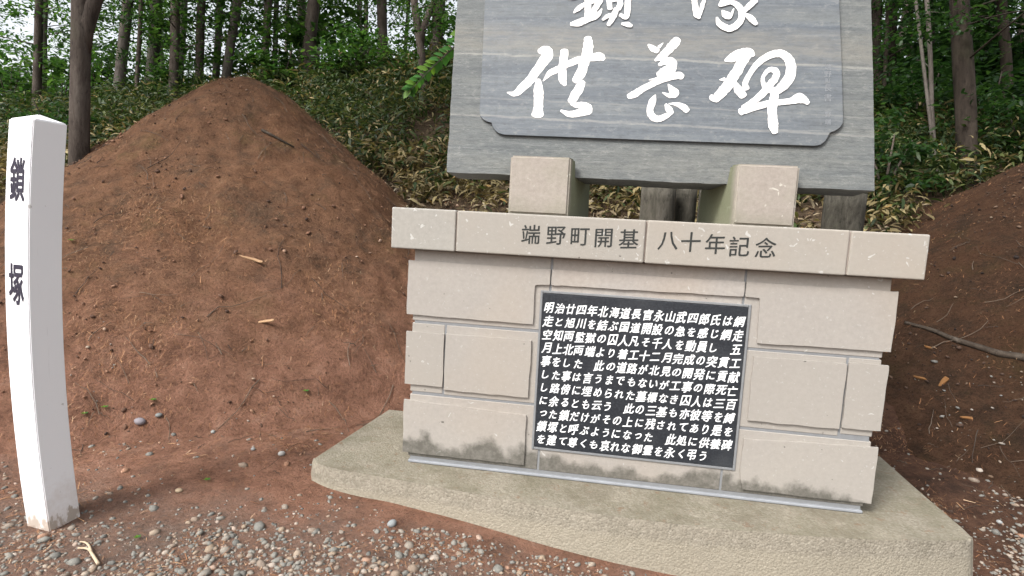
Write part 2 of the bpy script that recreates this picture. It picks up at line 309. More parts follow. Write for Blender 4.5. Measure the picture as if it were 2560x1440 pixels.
def m_post():
    M = Mat('white_post_paint'); X, Y, Z = M.xyz()
    c = M.mix(M.ramp(M.noise(5, 5, .7, stretch=(1, 1, .15)), [(.6, 0.), (.75, .25)]), (.83, .83, .84), (.62, .62, .63))
    d = M.math('SUBTRACT', M.math('SUBTRACT', M.math('MULTIPLY', M.noise(9, 5, .7, stretch=(1, 1, .45)), .62), .29), M.math('MULTIPLY', M.math('ADD', Z, .09), 1.))
    c = M.mix(M.ramp(d, [(0., 0.), (.03, .9)]), c, (.33, .29, .24))
    cr_ = M.ramp(M.noise(26, 5, .7, stretch=(1, 1, .03)), [(.63, 0.), (.67, .55)]); c = M.mix(M.math('MULTIPLY', cr_, M.ramp(M.noise(3, 3), [(.5, 0.), (.6, 1.)])), c, (.42, .40, .38))
    mu = M.n('ShaderNodeMapRange'); M.l(M.math('ADD', Z, M.math('MULTIPLY', M.noise(12, 6, .75), .5)), mu.inputs[0]); mu.inputs[1].default_value = .36; mu.inputs[2].default_value = .10
    c = M.mix(M.math('MULTIPLY', mu.outputs[0], .55), c, (.5, .40, .33))
    sp = M.ramp(M.noise(30, 2, .4, loc=(4, 4, 4)), [(.76, 0.), (.8, .6)]); c = M.mix(sp, c, (.35, .33, .3))
    return M.pbr(c, .55, M.bump(M.noise(40, 4, .6, stretch=(1, 1, .1)), .12, .004), .35)
M_POST = m_post()
def m_bark(name, a, b, c_):
    M = Mat(name); oi = M.n('ShaderNodeObjectInfo')
    n1 = M.noise(7, 6, .7, stretch=(1, 1, .28), dist=.5); n2 = M.noise(30, 4, .7, stretch=(1, 1, .4))
    c = M.ramp(n1, [(.3, a), (.5, b), (.72, c_)]); c = M.mix(M.ramp(n2, [(.3, .6), (.46, 0.)]), c, tuple(x*.4 for x in a))
    c = M.mix(M.ramp(M.noise(2.2, 4, .6), [(.55, 0.), (.7, .4)]), c, (b[0]*.8, b[1]*1.05, b[2]*.7))
    br = M.math('ADD', .75, M.math('MULTIPLY', oi.outputs['Random'], .5))
    v = M.n('ShaderNodeHueSaturation'); M.l(br, v.inputs['Value']); M.l(c, v.inputs['Color'])
    return M.pbr(v.outputs[0], .9, M.bump(M.math('ADD', n1, M.math('MULTIPLY', n2, .5)), .9, .02), .15)
M_BARK = m_bark('brown_bark', (0.033, 0.0256, 0.0211), (0.0759, 0.0608, 0.0508), (0.125, 0.106, 0.0899))
M_BARK_G = m_bark('grey_bark', (0.066, 0.0563, 0.0484), (0.125, 0.109, 0.0961), (0.191, 0.173, 0.152))
M_BARK_P = m_bark('pale_bark', (0.132, 0.122, 0.0992), (0.238, 0.218, 0.18), (0.33, 0.307, 0.267))
def m_leaf(name, stops, tmul=2.0, trans=.45, rough=.5):
    M = Mat(name); c = M.ramp(M.isl, stops); t = M.mix(1., c, (tmul*1.05, tmul*1.05, tmul*.7), 'MULTIPLY')
    return M.pbr(c, rough, None, .35, trans, t)
M_LEAF = m_leaf('tree_leaves', [(0, (0.0145, 0.0402, 0.0101)), (.5, (0.026, 0.0658, 0.0145)), (1, (0.0542, 0.102, 0.0217))], 2.2, .5)
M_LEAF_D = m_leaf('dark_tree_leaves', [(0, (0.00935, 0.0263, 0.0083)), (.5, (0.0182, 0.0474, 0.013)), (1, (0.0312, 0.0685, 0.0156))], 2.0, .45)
M_LEAF_B = m_leaf('bright_leaves', [(0, (0.0408, 0.125, 0.0268)), (.7, (0.0612, 0.175, 0.0357)), (1, (0.136, 0.237, 0.0298))], 1.8, .45)
M_SASA = m_leaf('bamboo_grass_green', [(0, (0.0118, 0.0242, 0.00766)), (.35, (0.023, 0.0417, 0.0115)), (.7, (0.0426, 0.0672, 0.0179)), (.9, (0.0853, 0.101, 0.0319)), (1, (0.131, 0.128, 0.0511))], 1.5, .3, .55)
M_SASA_T = m_leaf('bamboo_grass_tan', [(0, (0.0787, 0.0571, 0.0255)), (.3, (0.151, 0.118, 0.0543)), (.7, (0.236, 0.188, 0.089)), (.9, (0.289, 0.235, 0.121)), (1, (0.223, 0.128, 0.0319))], 1.2, .25, .7)
M_LITTER = m_leaf('dead_leaves', [(0, (0.064, 0.044, 0.0304)), (.3, (0.136, 0.1, 0.0608)), (.6, (0.224, 0.168, 0.0988)), (.85, (0.304, 0.248, 0.16)), (1, (0.336, 0.288, 0.213))], 1.0, .12, .8)
M_NEEDLE = m_leaf('larch_needles', [(0, (0.0907, 0.0392, 0.0226)), (.35, (0.202, 0.087, 0.0414)), (.75, (0.343, 0.165, 0.0751)), (.93, (0.454, 0.261, 0.135)), (1, (0.554, 0.392, 0.249))], 1.0, .05, .85)
M_CRUMB = m_leaf('soil_crumb', [(0, (.04, .024, .018)), (.4, (.10, .055, .036)), (.7, (.19, .10, .062)), (.92, (.26, .15, .095)), (1, (.36, .27, .2))], 1., .02, .95)
M_CRUMB_SHADED = m_leaf('shaded_soil_crumb', [(0, (.018, .012, .01)), (.4, (.04, .024, .017)), (.7, (.075, .045, .03)), (.92, (.13, .085, .055)), (1, (.28, .22, .16))], 1., .02, .95)  # crumb colours lowered to go with the painted tree shade on the right
M_TWIG = m_leaf('twig_bark', [(0, (0.0367, 0.0261, 0.0195)), (.5, (0.084, 0.0618, 0.0456)), (1, (0.158, 0.119, 0.0868))], 1., .02, .9)
M_PEB = Mat('pebbles')
def m_peb():
    M = M_PEB; c = M.ramp(M.isl, [(0, (0.071, 0.0749, 0.0701)), (.25, (0.119, 0.122, 0.111)), (.45, (0.166, 0.166, 0.147)), (.6, (0.202, 0.175, 0.144)), (.76, (0.174, 0.118, 0.0812)), (.86, (0.252, 0.179, 0.116)), (.95, (0.355, 0.306, 0.26)), (1, (0.283, 0.121, 0.0552))])
    c = M.mix(.3, c, M.ramp(M.noise(120, 4, .7), [(.3, (0.0946, 0.0857, 0.0747)), (.7, (0.394, 0.349, 0.299))])); return M.pbr(c, .8, M.bump(M.noise(150, 3), .25, .002), .25)
M_PEB = m_peb()
M_CHIP = m_plain('pale_wood_chip', (0.306, 0.19, 0.105), .8, .3, 40, .3)
M_CHIPO = m_plain('orange_bark_chip', (0.17, 0.08, 0.0269), .8, .35, 40, .3)
M_PALETWIG = m_plain('pale_bare_twig', (0.432, 0.34, 0.236), .8, .2, 60, .3)
M_BARK_D = m_bark('dark_bark', (0.0119, 0.00915, 0.00697), (0.0297, 0.0229, 0.0177), (0.054, 0.0433, 0.034))
M_STUMP = m_bark('weathered_stump', (0.0225, 0.021, 0.0165), (0.0638, 0.0585, 0.0465), (0.128, 0.116, 0.0975))
M_DEADWOOD = m_bark('dead_branch_bark', (0.021, 0.0153, 0.0114), (0.045, 0.0348, 0.0266), (0.081, 0.0667, 0.0534))

# ------------------------------------------------------------------ mesh builders
def box_bm(bm, x0, x1, y0, y1, z0, z1, bev=0., seg=2):
    vs = [bm.verts.new(p) for p in ((x0, y0, z0), (x1, y0, z0), (x1, y1, z0), (x0, y1, z0), (x0, y0, z1), (x1, y0, z1), (x1, y1, z1), (x0, y1, z1))]
    fs = [bm.faces.new([vs[i] for i in q]) for q in ((0, 3, 2, 1), (4, 5, 6, 7), (0, 1, 5, 4), (1, 2, 6, 5), (2, 3, 7, 6), (3, 0, 4, 7))]
    if bev:
        es = list({e for f in fs for e in f.edges}); bmesh.ops.bevel(bm, geom=es, offset=bev, segments=seg, affect='EDGES', profile=.6)
def bm_mesh(bm, name):
    bmesh.ops.recalc_face_normals(bm, faces=bm.faces); me = bpy.data.meshes.new(name); bm.to_mesh(me); bm.free(); return me
def prism_bm(bm, poly, fn, bev=0., seg=2):
    """poly in 2D; fn(u,v,side) -> 3D point, side 0 back, 1 front"""
    a = [bm.verts.new(fn(u, v, 0)) for u, v in poly]; b = [bm.verts.new(fn(u, v, 1)) for u, v in poly]; n = len(poly)
    f0 = bm.faces.new(a); f1 = bm.faces.new(b)
    for i in range(n): bm.faces.new((a[i], a[(i+1) % n], b[(i+1) % n], b[i]))
    if bev: bmesh.ops.bevel(bm, geom=list(f1.edges), offset=bev, segments=seg, affect='EDGES', profile=.6)
def rough_poly(poly, step, amp, z=0.):
    """subdivide a polygon's edges and jitter them: chipped stone edges"""
    out = []; n = len(poly)
    for i in range(n):
        p, q = np.array(poly[i]), np.array(poly[(i+1) % n]); L = np.linalg.norm(q-p); k = max(1, int(L/step)); d = (q-p)/L; nn = np.array([-d[1], d[0]])
        for j in range(k):
            s = p+(q-p)*j/k
            if j: s = s + nn*amp*2*fbm(np.array(s[0]*14+z*3.1), np.array(s[1]*14+z*1.7), 3)
            out.append(tuple(s))
    return out
def tube(pts, rad, n=10, cap=True, wob=0., seed=0):
    pts = np.array(pts, float); V = []; F = []
    up = np.array([.13, .2, .97])
    for i, p in enumerate(pts):
        t = pts[min(i+1, len(pts)-1)]-pts[max(i-1, 0)]; t /= np.linalg.norm(t)+1e-9
        a = np.cross(t, up if abs(t @ up) < .95 else np.array([1., 0, 0])); a /= np.linalg.norm(a); b = np.cross(t, a)
        for k in range(n):
            th = 2*math.pi*k/n; r = rad[i]*(1+wob*float(fbm(np.array(math.cos(th)*1.5+seed), np.array(math.sin(th)*1.5+p[2]*1.2), 2)))
            V.append(p+r*(math.cos(th)*a+math.sin(th)*b))
    for i in range(len(pts)-1):
        for k in range(n): F.append((i*n+k, i*n+(k+1) % n, (i+1)*n+(k+1) % n, (i+1)*n+k))
    if cap: F.append(tuple(range(n))[::-1]); F.append(tuple(range((len(pts)-1)*n, len(pts)*n)))
    return V, F
def joinvf(parts):
    V = []; F = []
    for v, f in parts:
        o = len(V); V += list(v); F += [tuple(i+o for i in q) for q in f]
    return V, F
def text_mesh(body, offset=0.):
    c = bpy.data.curves.new('lettering', 'FONT'); c.body = body; c.size = 1; c.offset = offset; c.resolution_u = 3; c.align_x = 'LEFT'
    o = bpy.data.objects.new('lettering', c); COL.objects.link(o)
    d = bpy.context.evaluated_depsgraph_get(); me = bpy.data.meshes.new_from_object(o.evaluated_get(d))
    v = np.empty(len(me.vertices)*3); me.vertices.foreach_get('co', v); v = v.reshape(-1, 3)
    f = [tuple(p.vertices) for p in me.polygons]
    bpy.data.objects.remove(o); bpy.data.curves.remove(c); bpy.data.meshes.remove(me); return v, f
GLY = {}
def glyph(ch, off):
    if (ch, off) not in GLY:
        v, f = text_mesh(ch, off); v = v[:, :2].copy(); c = (v.min(0)+v.max(0))/2; GLY[ch, off] = (v, f, c)
    return GLY[ch, off]
BRUSH = [(0, 0), (1, .6), (-1, -.6), (.5, -1), (-.5, 1)]      # overlaid strokes give the brush its weight
def catmull(P, n=7):
    P = np.array(P, float); Q = np.vstack([2*P[0]-P[1], P, 2*P[-1]-P[-2]]); o = []
    for i in range(1, len(Q)-2):
        for k in range(n):
            t = k/n; a, b, c, d = Q[i-1:i+3]
            o.append(.5*((2*b)+(-a+c)*t+(2*a-5*b+4*c-d)*t*t+(-a+3*b-3*c+d)*t**3))
    o.append(Q[-2]); return np.array(o)

# ------------------------------------------------------------------ ground (text first: the scene is still light)
CAPTXT = [('端', 1327, 586), ('野', 1390, 589), ('町', 1450, 592), ('開', 1509, 595), ('基', 1572, 597), ('八', 1670, 602), ('十', 1727, 605), ('年', 1788, 610), ('記', 1848, 616), ('念', 1914, 619)]
PLQ = ['明治廿四年北海道長官永山武四郎氏は網', '走と旭川を結ぶ国道開設の急を感じ網走', '空知両監獄の囚人凡そ千人を動員し　五', '月上北両端より着工十二月完成の突貫工', '事をした　此の道路が北見の開発に貢献', 'した事は言うまでもないが工事の際死亡', 'し路傍に埋められた墓標なき囚人は三百', 'に余るとも云う　此の三基も亦彼等を縛', 'った鎖だけがその上に残されてあり是を', '鎖塚と呼ぶようになった　此処に供養碑', 'を建て尊くも哀れな御霊を永く弔う']
for s in PLQ:
    for ch in s:
        if ch != '　': glyph(ch, 0.)
for ch, _, _ in CAPTXT: glyph(ch, 0.)
for ch in '端野町長書': glyph(ch, 0.)

def axis(lo, hi, a, b, fine, coarse):
    s = [lo]
    while s[-1] < hi:
        x = s[-1]; d = 0 if a <= x <= b else min(abs(x-a), abs(x-b)); s.append(x+fine+(coarse-fine)*min(1, d/20))
    return np.array(s)
gx = axis(-90, 90, -8, 7, .09, 4); gy = axis(-40, 100, -2.5, 13, .09, 4)
GX, GY = np.meshgrid(gx, gy); GZ = h(GX, GY)
nx, ny = len(gx), len(gy); idx = np.arange(nx*ny).reshape(ny, nx)
q = np.stack([idx[:-1, :-1], idx[:-1, 1:], idx[1:, 1:], idx[1:, :-1]], -1).reshape(-1, 4)
ground = link('ground', npmesh('ground', np.stack([GX, GY, GZ], -1).reshape(-1, 3), q.ravel(), np.arange(len(q))*4, None), M_GROUND, None, True); tag(ground, kind='structure')

def mound(name, cx, cy, zf, R, mat, label, na=440, nr=190):
    V = []; F = []
    rr = np.linspace(0, 1, nr)**.8*R
    for a in np.arange(na)*2*math.pi/na:
        x = cx+rr*math.cos(a); y = cy+rr*math.sin(a); hh = h(x, y); z = zf(x, y)
        below = np.where(z < hh-.02)[0]; k = below[0] if len(below) else nr-1
        end = rr[k]; r2 = np.linspace(0, 1, nr)**.85*end; x = cx+r2*math.cos(a); y = cy+r2*math.sin(a)
        z = np.maximum(zf(x, y), h(x, y)-.03); hz = h(x, y)
        z = np.where(r2 < end*.999, smax(z, hz-.02, .05)-.012, hz-.05)
        V.append(np.stack([x, y, z], -1))
    V = np.array(V); idx = np.arange(na*nr).reshape(na, nr)
    for i in range(na):
        j = (i+1) % na
        for k in range(nr-1): F.append((idx[i, k], idx[i, k+1], idx[j, k+1], idx[j, k]))
    bm = bmesh.new(); vs = [bm.verts.new(p-np.array([cx, cy, 0])) for p in V.reshape(-1, 3)]
    for f in F: bm.faces.new([vs[i] for i in f])
    bmesh.ops.remove_doubles(bm, verts=[vs[idx[i, 0]] for i in range(na)], dist=.001)
    me = bm_mesh(bm, name); o = link(name, me, mat, None, True); o.location = (cx, cy, 0); return tag(o, label, 'mound')
mound('earth_mound', MPX, MPY, mound_z, 6.5, M_SOIL, 'tall reddish brown cone of earth behind the white post')
mound('earth_mound', M2X, M2Y, mound2_z, 6.5, M_SOIL_SHADED, 'darker brown earth mound behind the right side of the monument', 300, 130)

# ------------------------------------------------------------------ concrete base
outl = [(-1.60, .88), (-1.70, -.03), (-1.665, -.085), (-1.518, -.128), (-1.156, -.172), (-.72, -.225), (-.365, -.262), (.065, -.28), (.50, -.268), (.969, -.225), (1.337, -.155), (1.56, -.10), (1.625, -.05), (1.62, .02), (1.66, .94)]
arc = catmull([(a, b, 0) for a, b in outl[2:13]], 6)[:, :2]
outl = outl[:2]+[tuple(p) for p in arc]+outl[13:]
bm = bmesh.new()
cx0 = np.array([0, .4])
def slab_pt(u, v, s):
    if s: return (u, v, 0.0)
    k = 1.02; yy = .4+(v-.4)*(1.07 if v < .2 else 1.0); return (u*k, yy, -.42)
prism_bm(bm, outl, slab_pt, .022, 3)
me = bm_mesh(bm, 'concrete_base'); base = link('concrete_base', me, M_CONC); tag(base, 'grey weathered concrete slab with curved front edge carrying the stone pedestal', 'slab')

# ------------------------------------------------------------------ stone pedestal
ped = empty('stone_pedestal', (0, .4, 0), 'beige stone block pedestal with black inscribed plaque and wide cap course', 'pedestal')
YF, YR = .053, .065                                  # raised panel faces and the recessed joint margins
def stone(x0, x1, z0, z1, panels, y0=YR, depth=.30, seed=0):
    bm = bmesh.new(); box_bm(bm, x0, x1, y0, y0+depth, z0, z1, .004, 1)
    for poly in panels:
        pl = rough_poly(poly, .02, .0022, seed)
        prism_bm(bm, pl, lambda u, v, s: (u, YF if s else y0-.0005+.003, v), .0022, 2)
    return link('stone_block', bm_mesh(bm, 'stone_block'), M_STONE, ped)
R4 = lambda a, b, c, d: [(a, c), (b, c), (b, d), (a, d)]
BW = 1.185; PW = 1.215
j = .008
# first course
stone(-BW, -.447-j/2, .800, 1.186, [[(-PW, .833), (-.527, .829), (-.528, 1.040), (-.451, 1.042), (-.451, 1.125), (-PW, 1.126)]], seed=1)
stone(-.447+j/2, .516-j/2, 1.003, 1.186, [[(-.443, 1.043), (.512, 1.051), (.512, 1.125), (-.443, 1.125)]], seed=2)
stone(.516+j/2, BW, .794, 1.186, [[(.520, 1.051), (.590, 1.051), (.598, .824), (PW, .830), (PW, 1.125), (.520, 1.125)]], seed=3)
# second course
stone(-BW, -.998-j/2, .404, .788, [R4(-PW, -1.002, .446, .739)], seed=4)
stone(-.998+j/2, -.488, .400, .788, [R4(-.994, -.530, .432, .742)], seed=5)
stone(.552, 1.031-j/2, .384, .784, [R4(.590, 1.026, .424, .754)], seed=6)
stone(1.031+j/2, BW, .396, .786, [R4(1.036, PW, .434, .762)], seed=7)
# third course
stone(-BW, -.456-j/2, .034, .390, [[(-PW, .058), (-.533, .058), (-.535, .334), (-PW, .357)]], seed=8)
stone(-.456+j/2, .493-j/2, .034, .163, [], seed=9)
stone(.493+j/2, BW, .034, .372, [[(.58, .150), (.583, .327), (PW, .349), (PW, .058), (.60, .058)]], seed=10)
# mortar core shows in the joints
bm = bmesh.new(); box_bm(bm, -BW+.012, BW-.012, YR+.0025, .62, .001, 1.184)
link('mortar_core', bm_mesh(bm, 'mortar_core'), M_MORTAR, ped)
bm = bmesh.new(); box_bm(bm, -BW+.004, BW-.004, YR-.012, YR+.05, .002, .016, .003, 1); link('sealant_strip', bm_mesh(bm, 'sealant_strip'), M_STRIP, ped)
bm = bmesh.new(); box_bm(bm, -BW, -BW+.3, YR+.302, .62, .034, 1.186, .004, 1); box_bm(bm, BW-.3, BW, YR+.302, .62, .034, 1.186, .004, 1); box_bm(bm, -BW+.301, BW-.301, .55, .6205, .034, 1.186, .004, 1)
link('stone_block', bm_mesh(bm, 'stone_block'), M_STONE, ped)
# black plaque
plq = None
bm = bmesh.new(); box_bm(bm, -.483, .5415, .056, .1, .166, .998, .003, 1); plq = link('plaque', bm_mesh(bm, 'plaque'), M_PLAQUE, ped)
bm = bmesh.new()
for a in ((-.497, -.4845, .151, 1.0125), (.543, .5555, .151, 1.0125), (-.484, .5425, .9995, 1.012), (-.484, .5425, .1515, .1645)): box_bm(bm, a[0], a[1], .058, .1, a[2], a[3], .002, 1)
link('mortar_edge', bm_mesh(bm, 'mortar_edge'), M_MORTAR, ped)
V = []; F = []
for r, s in enumerate(PLQ):
    zc = .998-.832*(.088+.0855*r)
    for c, ch in enumerate(s):
        if ch == '　': continue
        v, f, cc = glyph(ch, 0.); kana = 0x3040 <= ord(ch) <= 0x30ff
        k = .0545*(.90 if kana else .99)
        an = random.uniform(-.05, .05)+.03; sx = k*random.uniform(.92, 1.02); sy = k*random.uniform(1.05, 1.2)
        w = (v-cc)*np.array([sx, sy]); w = np.stack([w[:, 0]+w[:, 1]*.17, w[:, 1]+w[:, 0]*.09], 1)
        xc = -.483+1.0245*(.036+.0545*c)+random.uniform(-.002, .002)
        for bi, (bx, bz) in enumerate(BRUSH[:4]): o = len(V); V += [(xc+p[0]+bx*.0013, .0545-.00012*bi, zc+p[1]+bz*.0011) for p in w]; F += [tuple(i+o for i in q) for q in f]
link('lettering', pymesh('lettering', V, F), M_PLQTXT, plq)
# cap course: four stones
CZ0, CZ1 = 1.1885, 1.4015
capst = []
for i, (a, b, dy) in enumerate(((-1.30, -.9475, .0), (-.9475, .0125, -.003), (.0125, .9525, .0), (.9525, 1.30, .004))):
    bm = bmesh.new(); box_bm(bm, a+.0035, b-.0035, dy, .70, CZ0+.001*(i % 2), CZ1+.001*((i+1) % 2), .009, 3)
    capst.append(link('cap_stone', bm_mesh(bm, 'cap_stone'), M_CAP, ped))
bm = bmesh.new(); box_bm(bm, -1.28, 1.28, .012, .69, CZ0+.006, CZ1-.006); link('mortar_core', bm_mesh(bm, 'mortar_core'), m_plain('joint_mortar', (.36, .30, .26), .9), ped)
for ci, (lo, hi) in ((1, (0, 5)), (2, (5, 10))):
    V = []; F = []; dy = -.003 if ci == 1 else 0.
    for ch, px, py in CAPTXT[lo:hi]:
        p = on_y(px, py, dy); v, f, cc = glyph(ch, 0.); w = (v-cc)*np.array([.101, .104]); w[:, 1] += w[:, 0]*.06
        for bi, (bx, bz) in enumerate(BRUSH[:3]): o = len(V); V += [(p[0]+a+bx*.0009, dy-.0012-.00012*bi, p[2]+b+bz*.0009) for a, b in w]; F += [tuple(i+o for i in q) for q in f]
    link('lettering', pymesh('lettering', V, F), M_GREYTXT, capst[ci])
# supports on the cap, flaring to the back, cut to a seat for the tablet
def support(xa, xb, xa2, xb2):
    prof = [(-.0, 1.403), (-.0, 1.690), (.105, 1.692), (.112, 1.601), (.5, 1.601), (.52, 1.403)]
    bm = bmesh.new()
    def fn(u, v, s):
        t = u/.52; return ((xb+(xb2-xb)*t) if s else (xa+(xa2-xa)*t), u, v)
    prism_bm(bm, prof, fn)
    es = [e for e in bm.edges if e.verts[0].co.y < .12 and e.verts[1].co.y < .12]
    bmesh.ops.bevel(bm, geom=es, offset=.009, segments=3, affect='EDGES')
    return link('support_block', bm_mesh(bm, 'support_block'), M_SUP, ped)
support(-.681, -.381, -.74, -.285); support(.4165, .694, .335, .76)

# ------------------------------------------------------------------ slate tablet
LE = .22; TZ = 1.602
tab = empty('slate_tablet', (0, .2, TZ), 'large grey streaked slate tablet with white brush calligraphy standing on two stone blocks', 'tablet')
def tp(x, z, d=0.):      # x along, z height, d in front of the tablet face; the face leans back
    return (x, .12+LE*(z-TZ)-d, z+d*LE)
def sl(px, py, off=0.):  # a spot of the tablet's face
    d = ray(px, py); t = (.12-off+LE*(CAM[2]-TZ)-CAM[1])/(d[1]-LE*d[2]); p = CAM+d*t; return p[0], p[2]
front = [(-1.041, 1.604), (1.083, 1.599), (1.066, 2.08), (1.047, 2.56), (1.02, 3.22), (-1.1, 3.24), (-1.077, 2.556), (-1.06, 2.08)]
fr = rough_poly(front, .03, .002, 5)
bm = bmesh.new(); NL = 7; rings = []
for li in range(NL):
    d = -.25*li/(NL-1)
    rings.append([bm.verts.new(tp(x+.004*vnoise(x*9, z*9, li*1.7)*(2 if li else 1), z+(.003*vnoise(x*8, z*8, li*2.3+5) if li else 0)-(LE*d*.75 if z < 1.7 else 0), d)) for x, z in fr])
n = len(fr)
for a, b in zip(rings[:-1], rings[1:]):
    for i in range(n): bm.faces.new((a[i], a[(i+1) % n], b[(i+1) % n], b[i]))
bm.faces.new(rings[0]); bm.faces.new(rings[-1][::-1])
slate = link('stone_slab', bm_mesh(bm, 'stone_slab'), M_SLATE, tab)
pan = [(1214, 0), (1209, 120), (1200, 282), (1202, 293), (1208, 301), (1219, 307), (1231, 309), (1232, 318), (1238, 328), (1248, 336), (1262, 340), (1600, 352), (2035, 368), (2049, 365), (2060, 356), (2066, 346), (2070, 334), (2084, 331), (2096, 323), (2103, 313), (2105, 303), (2100, 160), (2094, 0)]
pp = [sl(x, y) for x, y in pan]
top = 3.05; pp = [(pp[0][0]-.022, top-.06), (pp[0][0]-.018, top-.14)]+pp+[(pp[-1][0]-.02, top-.14), (pp[-1][0]-.09, top-.12), (pp[-1][0]-.1, top), (pp[0][0]+.06, top), (pp[0][0]+.05, top-.07)]
bm = bmesh.new(); PD = .017
prism_bm(bm, pp, lambda u, v, s: tp(u, v, PD if s else -.002), .002, 1)
panel = link('raised_panel', bm_mesh(bm, 'raised_panel'), M_SLATE_P, tab)
A3 = lambda pts: [(1100+x/3, y/3, w/3) for x, y, w in pts]
A4 = lambda pts: [(1640+x/3, y/3, w/3) for x, y, w in pts]
CHARS = {
 'sen_offering': [A3(p) for p in (
   [(745, 395, 22), (785, 395, 50), (805, 430, 54), (745, 520, 44), (680, 610, 42), (610, 680, 38), (560, 715, 25), (508, 706, 5)],
   [(738, 612, 22), (742, 690, 44), (742, 780, 42), (738, 840, 46), (735, 870, 58)],
   [(935, 395, 36), (925, 480, 38), (918, 560, 38), (922, 610, 36), (940, 650, 16)],
   [(775, 620, 4), (830, 560, 28), (900, 525, 30), (990, 480, 32), (1080, 455, 34), (1160, 440, 38), (1205, 442, 38), (1228, 458, 18)],
   [(1110, 300, 34), (1110, 360, 46), (1100, 430, 46), (1075, 510, 44), (1045, 580, 46), (1012, 620, 30)],
   [(1072, 628, 26), (1045, 670, 42), (1005, 740, 42), (985, 775, 34)],
   [(985, 785, 16), (1020, 800, 24), (1080, 805, 36), (1108, 835, 46), (1045, 855, 36), (975, 868, 28), (908, 842, 10)])],
 'yo': [A3(p) for p in (
   [(1560, 350, 10), (1590, 375, 28), (1628, 397, 26)], [(1670, 336, 3), (1640, 368, 16)],
   [(1778, 312, 36), (1755, 340, 44), (1700, 400, 38), (1655, 440, 34), (1612, 468, 12)],
   [(1640, 500, 14), (1700, 472, 36), (1738, 488, 42), (1725, 525, 46), (1670, 560, 46), (1635, 575, 30)],
   [(1750, 520, 30), (1705, 570, 46), (1650, 600, 22), (1565, 613, 4)],
   [(1412, 735, 24), (1455, 718, 34), (1530, 672, 30), (1620, 628, 30), (1700, 600, 30), (1780, 580, 34), (1812, 590, 28)],
   [(1612, 725, 6), (1592, 770, 32), (1572, 830, 30), (1585, 880, 32), (1630, 905, 30), (1690, 882, 26), (1740, 850, 16)],
   [(1690, 795, 12), (1708, 825, 30), (1725, 850, 28)],
   [(1708, 645, 5), (1730, 680, 28), (1755, 710, 40), (1720, 730, 24), (1665, 708, 5)],
   [(1712, 790, 4), (1770, 795, 18), (1822, 818, 30), (1850, 842, 26)])],
 'hi': [A4(p) for p in (
   [(512, 470, 12), (560, 450, 42), (630, 420, 48), (690, 405, 38), (722, 432, 18)],
   [(672, 430, 44), (620, 510, 47), (560, 610, 50), (500, 690, 48), (445, 748, 40), (405, 742, 26)],
   [(470, 612, 4), (505, 610, 20)],
   [(590, 640, 18), (612, 690, 42), (648, 732, 36)],
   [(672, 680, 26), (662, 640, 26), (700, 560, 24), (760, 485, 30), (850, 428, 34), (930, 420, 38), (990, 470, 44), (1002, 560, 48), (960, 640, 48), (900, 690, 38), (830, 690, 26)],
   [(800, 680, 10), (795, 640, 20), (795, 590, 16), (840, 540, 24), (888, 548, 30), (888, 595, 32), (840, 655, 34), (770, 735, 34), (700, 785, 24), (640, 815, 14)],
   [(625, 850, 34), (700, 828, 34), (800, 797, 32), (900, 782, 28), (1000, 772, 30), (1080, 758, 40), (1130, 785, 20)], [(995, 755, 6), (1060, 722, 14), (1105, 750, 20)],
   [(880, 720, 38), (865, 800, 44), (862, 880, 42), (868, 950, 46), (882, 1005, 28)])],
 'kusari': [A3(p) for p in (
   [(1112, -230, 20), (1030, -120, 34), (950, -50, 14)], [(1110, -230, 14), (1180, -140, 30), (1225, -90, 16)],
   [(1112, -90, 22), (1110, 0, 30), (1110, 80, 30), (1106, 150, 26)], [(965, 10, 10), (1010, -2, 22), (1065, -30, 18)],
   [(1005, 112, 8), (1040, 80, 24), (1090, 48, 18), (1160, 25, 22), (1200, 12, 22)],
   [(985, 198, 18), (1040, 188, 34), (1110, 160, 30), (1180, 132, 26), (1213, 85, 6)], [(1205, 20, 24), (1170, 70, 28), (1145, 120, 22)],
   [(1268, -60, 22), (1266, 20, 24), (1275, 85, 22)], [(1268, -60, 20), (1340, -75, 24), (1405, -65, 26), (1408, 20, 28), (1404, 100, 28), (1392, 150, 20), (1350, 130, 16)],
   [(1290, 25, 12), (1335, 15, 22), (1350, 50, 26), (1335, 85, 26)], [(1322, 85, 24), (1300, 140, 28), (1262, 205, 18)], [(1220, 165, 12), (1255, 140, 20), (1295, 128, 14)],
   [(1362, 195, 10), (1405, 202, 24), (1435, 212, 14)], [(1310, -210, 16), (1330, -150, 22)], [(1250, -180, 10), (1285, -130, 22)], [(1410, -200, 10), (1370, -130, 22)])],
 'zuka': [A4(p) for p in (
   [(285, -200, 20), (280, -40, 26), (285, 50, 26), (302, 125, 32), (318, 155, 14)], [(322, 130, 16), (342, 60, 20), (370, -30, 8)], [(190, -70, 14), (280, -90, 26), (370, -110, 14)],
   [(560, -60, 16), (540, -5, 24), (500, 30, 28), (470, 62, 18)], [(478, 62, 14), (560, 38, 22), (620, 80, 30), (632, 150, 30), (595, 210, 32), (530, 232, 32), (470, 198, 28), (448, 152, 10)],
   [(488, 98, 6), (515, 128, 36), (545, 145, 20), (575, 85, 5)], [(738, 22, 26), (690, 65, 28), (642, 112, 18)], [(655, 125, 14), (705, 160, 30), (742, 200, 18)],
   [(430, -150, 16), (440, -80, 26)], [(440, -140, 18), (600, -165, 26), (740, -150, 30), (720, -90, 18)])]}
k = 0
